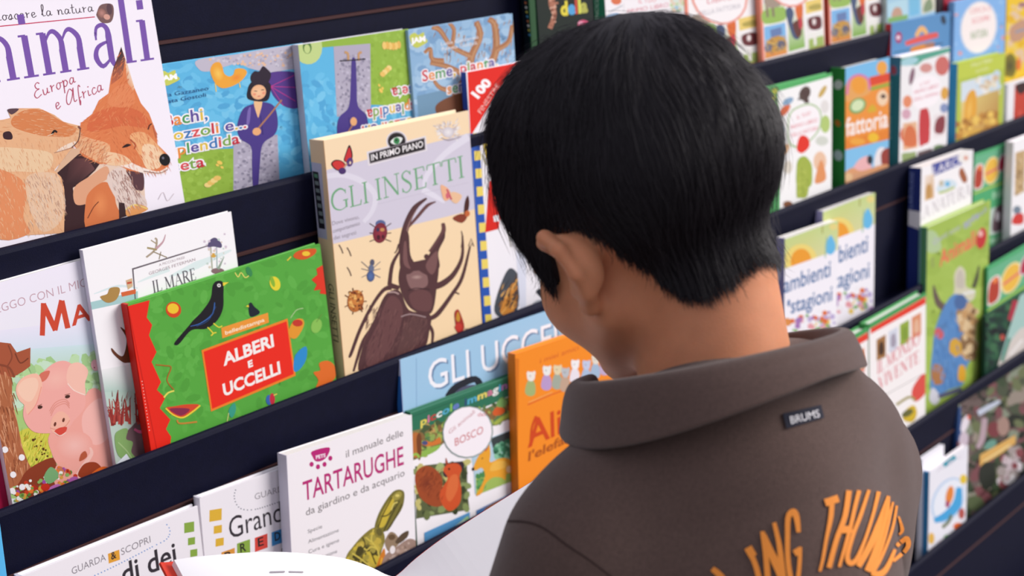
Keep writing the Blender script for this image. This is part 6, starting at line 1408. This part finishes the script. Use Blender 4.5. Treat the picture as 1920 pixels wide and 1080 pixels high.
# woven label
def grid_quad(c, nx, ny):
    c = np.array(c, float); out = []
    f = lambda u, v: (c[0] * (1 - u) + c[1] * u) * (1 - v) + (c[3] * (1 - u) + c[2] * u) * v
    for i in range(nx):
        for j in range(ny): out.append([f(i / nx, j / ny), f((i + 1) / nx, j / ny), f((i + 1) / nx, (j + 1) / ny), f(i / nx, (j + 1) / ny)])
    return out
LQ = [(1466, 777), (1537, 761), (1543, 785), (1473, 805)]
lab = on_jacket(grid_quad(LQ, 14, 5), 'brand_label', mat('label_navy', '#181a2c', .7, .2), .0014)
tx = []
ff = font_faces('BRUMS', .0); xs = np.concatenate([q[:, 0] for q in ff])
a, b, up = np.array([1481, 797.]), np.array([1534, 784.]), np.array([-3.0, -14.5])
for q in ff: tx.append([a + (b - a) * (p[0] - xs.min()) / (xs.max() - xs.min()) + up * p[1] for p in q])
on_jacket(tx, 'label_lettering', mat('label_white', '#e8e6ea', .7, .2), .0019)

# trousers and shoes
jean = mat('dark_denim', '#262c3c', .9, .15, noise=.12, nscale=300, bump=.2, bscale=900)
def sd_trousers(P):
    B = tob(P); d = legs(B, .062)
    return smax(d, FZ + .055 - B[:, 2], .006)
V, Q = surface_nets(sd_trousers, axis_grid(N0[0] - .25, N0[0] + .25, [], .008), axis_grid(N0[1] - .22, N0[1] + .22, [], .008), axis_grid(.02, N0[2] - .36, [], .010))
mesh_obj('trousers', V - _b, Q, jean, boy, smooth=True)
for s in (-1, 1):
    c = N0 + BR_ @ np.array([s * .080, .03, 0])
    def sd_shoe(P):
        B = tob(P); a = (s * .077, -.035, FZ + .040); b2 = (s * .086, .105, FZ + .028)
        d = smin(sd_cap(B, a, b2, .042, .032), sd_cap(B, (s * .077, -.02, FZ + .05), (s * .077, -.015, FZ + .085), .042), .02)
        return smax(d, FZ + .001 - B[:, 2], .004)
    V, Q = surface_nets(sd_shoe, axis_grid(c[0] - .13, c[0] + .13, [], .005), axis_grid(c[1] - .16, c[1] + .18, [], .005), axis_grid(-.006, .16, [], .005))
    mesh_obj('shoe', V - _b, Q, mat('shoe_leather', '#2c2a2c', .5, .4), boy, smooth=True)

# ------------------------------------------------------------------ hair: a close cap with combed strands
ZT = np.array([0, 30, 42, 50, 57, 64, 72, 80, 96, 106, 114, 122, 130, 140, 152, 166, 180], float)
ZV = np.array([.052, .046, .032, .012, -.008, .006, .026, .034, .034, .026, .014, -.006, -.022, -.036, -.043, -.040, -.036])
def zline(Q):
    return np.interp(np.degrees(np.arctan2(np.abs(Q[:, 0]), Q[:, 1] + .0)), ZT, ZV).astype(np.float32)
def skull(Q):
    d = sd_ell(Q, (0, -.016, .043), (.072, .090, .078))
    d = smin(d, sd_ell(Q, (0, .040, -.008), (.057, .046, .070)), .03)
    nb = toh((N0 + BR_ @ np.array([-.012, -.008, -.035]))[None].astype(np.float32))[0]
    return smin(d, sd_cap(Q, NKB, tuple(nb), .042, .057), .022)
def hair_surf(Q):
    h = np.clip((Q[:, 2] - zline(Q)) / .075, 0, 1); h = h * h * (3 - 2 * h)
    th = np.degrees(np.arctan2(np.abs(Q[:, 0]), Q[:, 1])); fr = np.clip((88 - th) / 25, 0, 1)
    return skull(Q) - (.0022 + .0105 * h + fr * (.0030 + .0030 * h) + .009 * np.clip((Q[:, 2] - .075) / .045, 0, 1))
def sd_haircap(Q): return smax(hair_surf(Q), (zline(Q) - Q[:, 2]) * .75, .004)
hair_m = mat('dark_hair', '#150f16', 0.55, 0.30)
V, Q = surface_nets(sd_haircap, np.arange(-.11, .11, .003, dtype=np.float32), np.arange(-.14, .12, .003, dtype=np.float32), np.arange(-.08, .15, .003, dtype=np.float32))
rg = np.random.default_rng(5)
tri = np.concatenate([Q[:, [0, 1, 2]], Q[:, [0, 2, 3]]]); ar = np.linalg.norm(np.cross(V[tri[:, 1]] - V[tri[:, 0]], V[tri[:, 2]] - V[tri[:, 0]]), axis=1)
outer = np.abs(hair_surf(V[tri].mean(1).astype(np.float32))) < .003; ar = ar * outer
def grad(fn, P, e=.0012):
    g = np.stack([fn(P + np.array(d, np.float32)) - fn(P - np.array(d, np.float32)) for d in ((e, 0, 0), (0, e, 0), (0, 0, e))], 1)
    return g / (np.linalg.norm(g, axis=1)[:, None] + 1e-9)
def grow(n, steps, slen, width, lift0, lift1, over, roots=None, swirl=0.0):
    if roots is None:
        t = rg.choice(len(tri), n, p=ar / ar.sum()); u = np.sqrt(rg.random(n)); v = rg.random(n)
        P = (V[tri[t, 0]] * (1 - u)[:, None] + V[tri[t, 1]] * (u * (1 - v))[:, None] + V[tri[t, 2]] * (u * v)[:, None]).astype(np.float32)
    else: P = roots.astype(np.float32); n = len(P)
    ln = slen * rg.uniform(.6, 1.25, n).astype(np.float32); lf = rg.uniform(.2, 1, n).astype(np.float32) ** 2
    whorl = np.array([.012, -.058, .118], np.float32); pts = []; alive = np.ones(n, bool); lim = rg.uniform(-.001, over, n)
    jit = rg.normal(0, .16, (n, 3)).astype(np.float32)
    for k in range(steps + 1):
        N_ = grad(hair_surf, P); d = P - whorl
        d = d / (np.linalg.norm(d, axis=1)[:, None] + 1e-6)
        d[:, 2] -= .55 + .3 * np.clip(-P[:, 1] * 8, 0, 1)
        cl = np.stack([np.sin(95 * P[:, 1] + 60 * P[:, 2]), np.sin(90 * P[:, 0] - 70 * P[:, 2]), 0 * P[:, 0]], 1) * .16
        d = d + jit + cl + np.array([swirl, 0, 0], np.float32)
        d = d - N_ * (d * N_).sum(1)[:, None]; d /= np.linalg.norm(d, axis=1)[:, None] + 1e-6
        L = lift0 + (lift1 * lf - lift0) * (k / steps)
        P = P - N_ * (hair_surf(P) - L)[:, None]
        pts.append(P.copy())
        stepv = d * (ln / steps)[:, None]
        alive &= (P[:, 2] > zline(P) - lim)
        P = np.where(alive[:, None], P + stepv, P + stepv * .12)
    pts = np.stack(pts, 1)                      # n, steps+1, 3
    T = np.gradient(pts, axis=1); T /= np.linalg.norm(T, axis=2)[..., None] + 1e-9
    nr = grad(hair_surf, pts.reshape(-1, 3).astype(np.float32)).reshape(pts.shape); sd_ = np.cross(T, nr)
    taper = np.interp(np.linspace(0, 1, steps + 1), [0, .15, .7, 1], [.7, 1, .9, .12])[None, :, None] * width
    ring = [pts + sd_ * taper * .5, pts - sd_ * taper * .5, pts + nr * taper * .55]
    VV = np.stack(ring, 2).reshape(-1, 3)
    base = (np.arange(n)[:, None] * (steps + 1) + np.arange(steps)[None, :]).reshape(-1) * 3
    F3 = [np.stack([base + a, base + b_, base + 3 + b_, base + 3 + a], 1) for a, b_ in ((0, 2), (2, 1))]
    return VV, np.concatenate(F3)
S1, F1 = grow(16000, 6, .038, .00055, -.0016, .0034, .006)
S2, F2 = grow(2600, 6, .050, .00042, -.0010, .0110, .010)
# fine short hairs fading out over the nape
nn = 2600; th_ = rg.uniform(D2(124), D2(236), nn); zz_ = np.interp(np.degrees(np.minimum(th_, 2 * math.pi - th_)), ZT, ZV) + rg.uniform(-.009, .008, nn)
R0 = np.stack([.07 * np.sin(th_), .07 * np.cos(th_), zz_], 1)
S3, F3 = grow(nn, 5, .013, .00022, .0, .0012, .014, R0, .35)
P = np.concatenate([V, S1, S2, S3]); Fq = np.concatenate([Q, F1 + len(V), F2 + len(V) + len(S1), F3 + len(V) + len(S1) + len(S2)])
me = bpy.data.meshes.new('hair'); me.vertices.add(len(P)); me.loops.add(len(Fq) * 4); me.polygons.add(len(Fq))
me.vertices.foreach_set('co', ((P @ HR.T + HC) - _b).astype(np.float32).ravel()); me.loops.foreach_set('vertex_index', Fq.astype(np.int32).ravel())
me.polygons.foreach_set('loop_start', np.arange(0, len(Fq) * 4, 4, dtype=np.int32)); me.polygons.foreach_set('loop_total', np.full(len(Fq), 4, dtype=np.int32))
me.polygons.foreach_set('use_smooth', np.ones(len(Fq), bool)); me.update(calc_edges=True); me.validate(); me.materials.append(hair_m)
link('hair', me, boy)
bpy.context.view_layer.update()
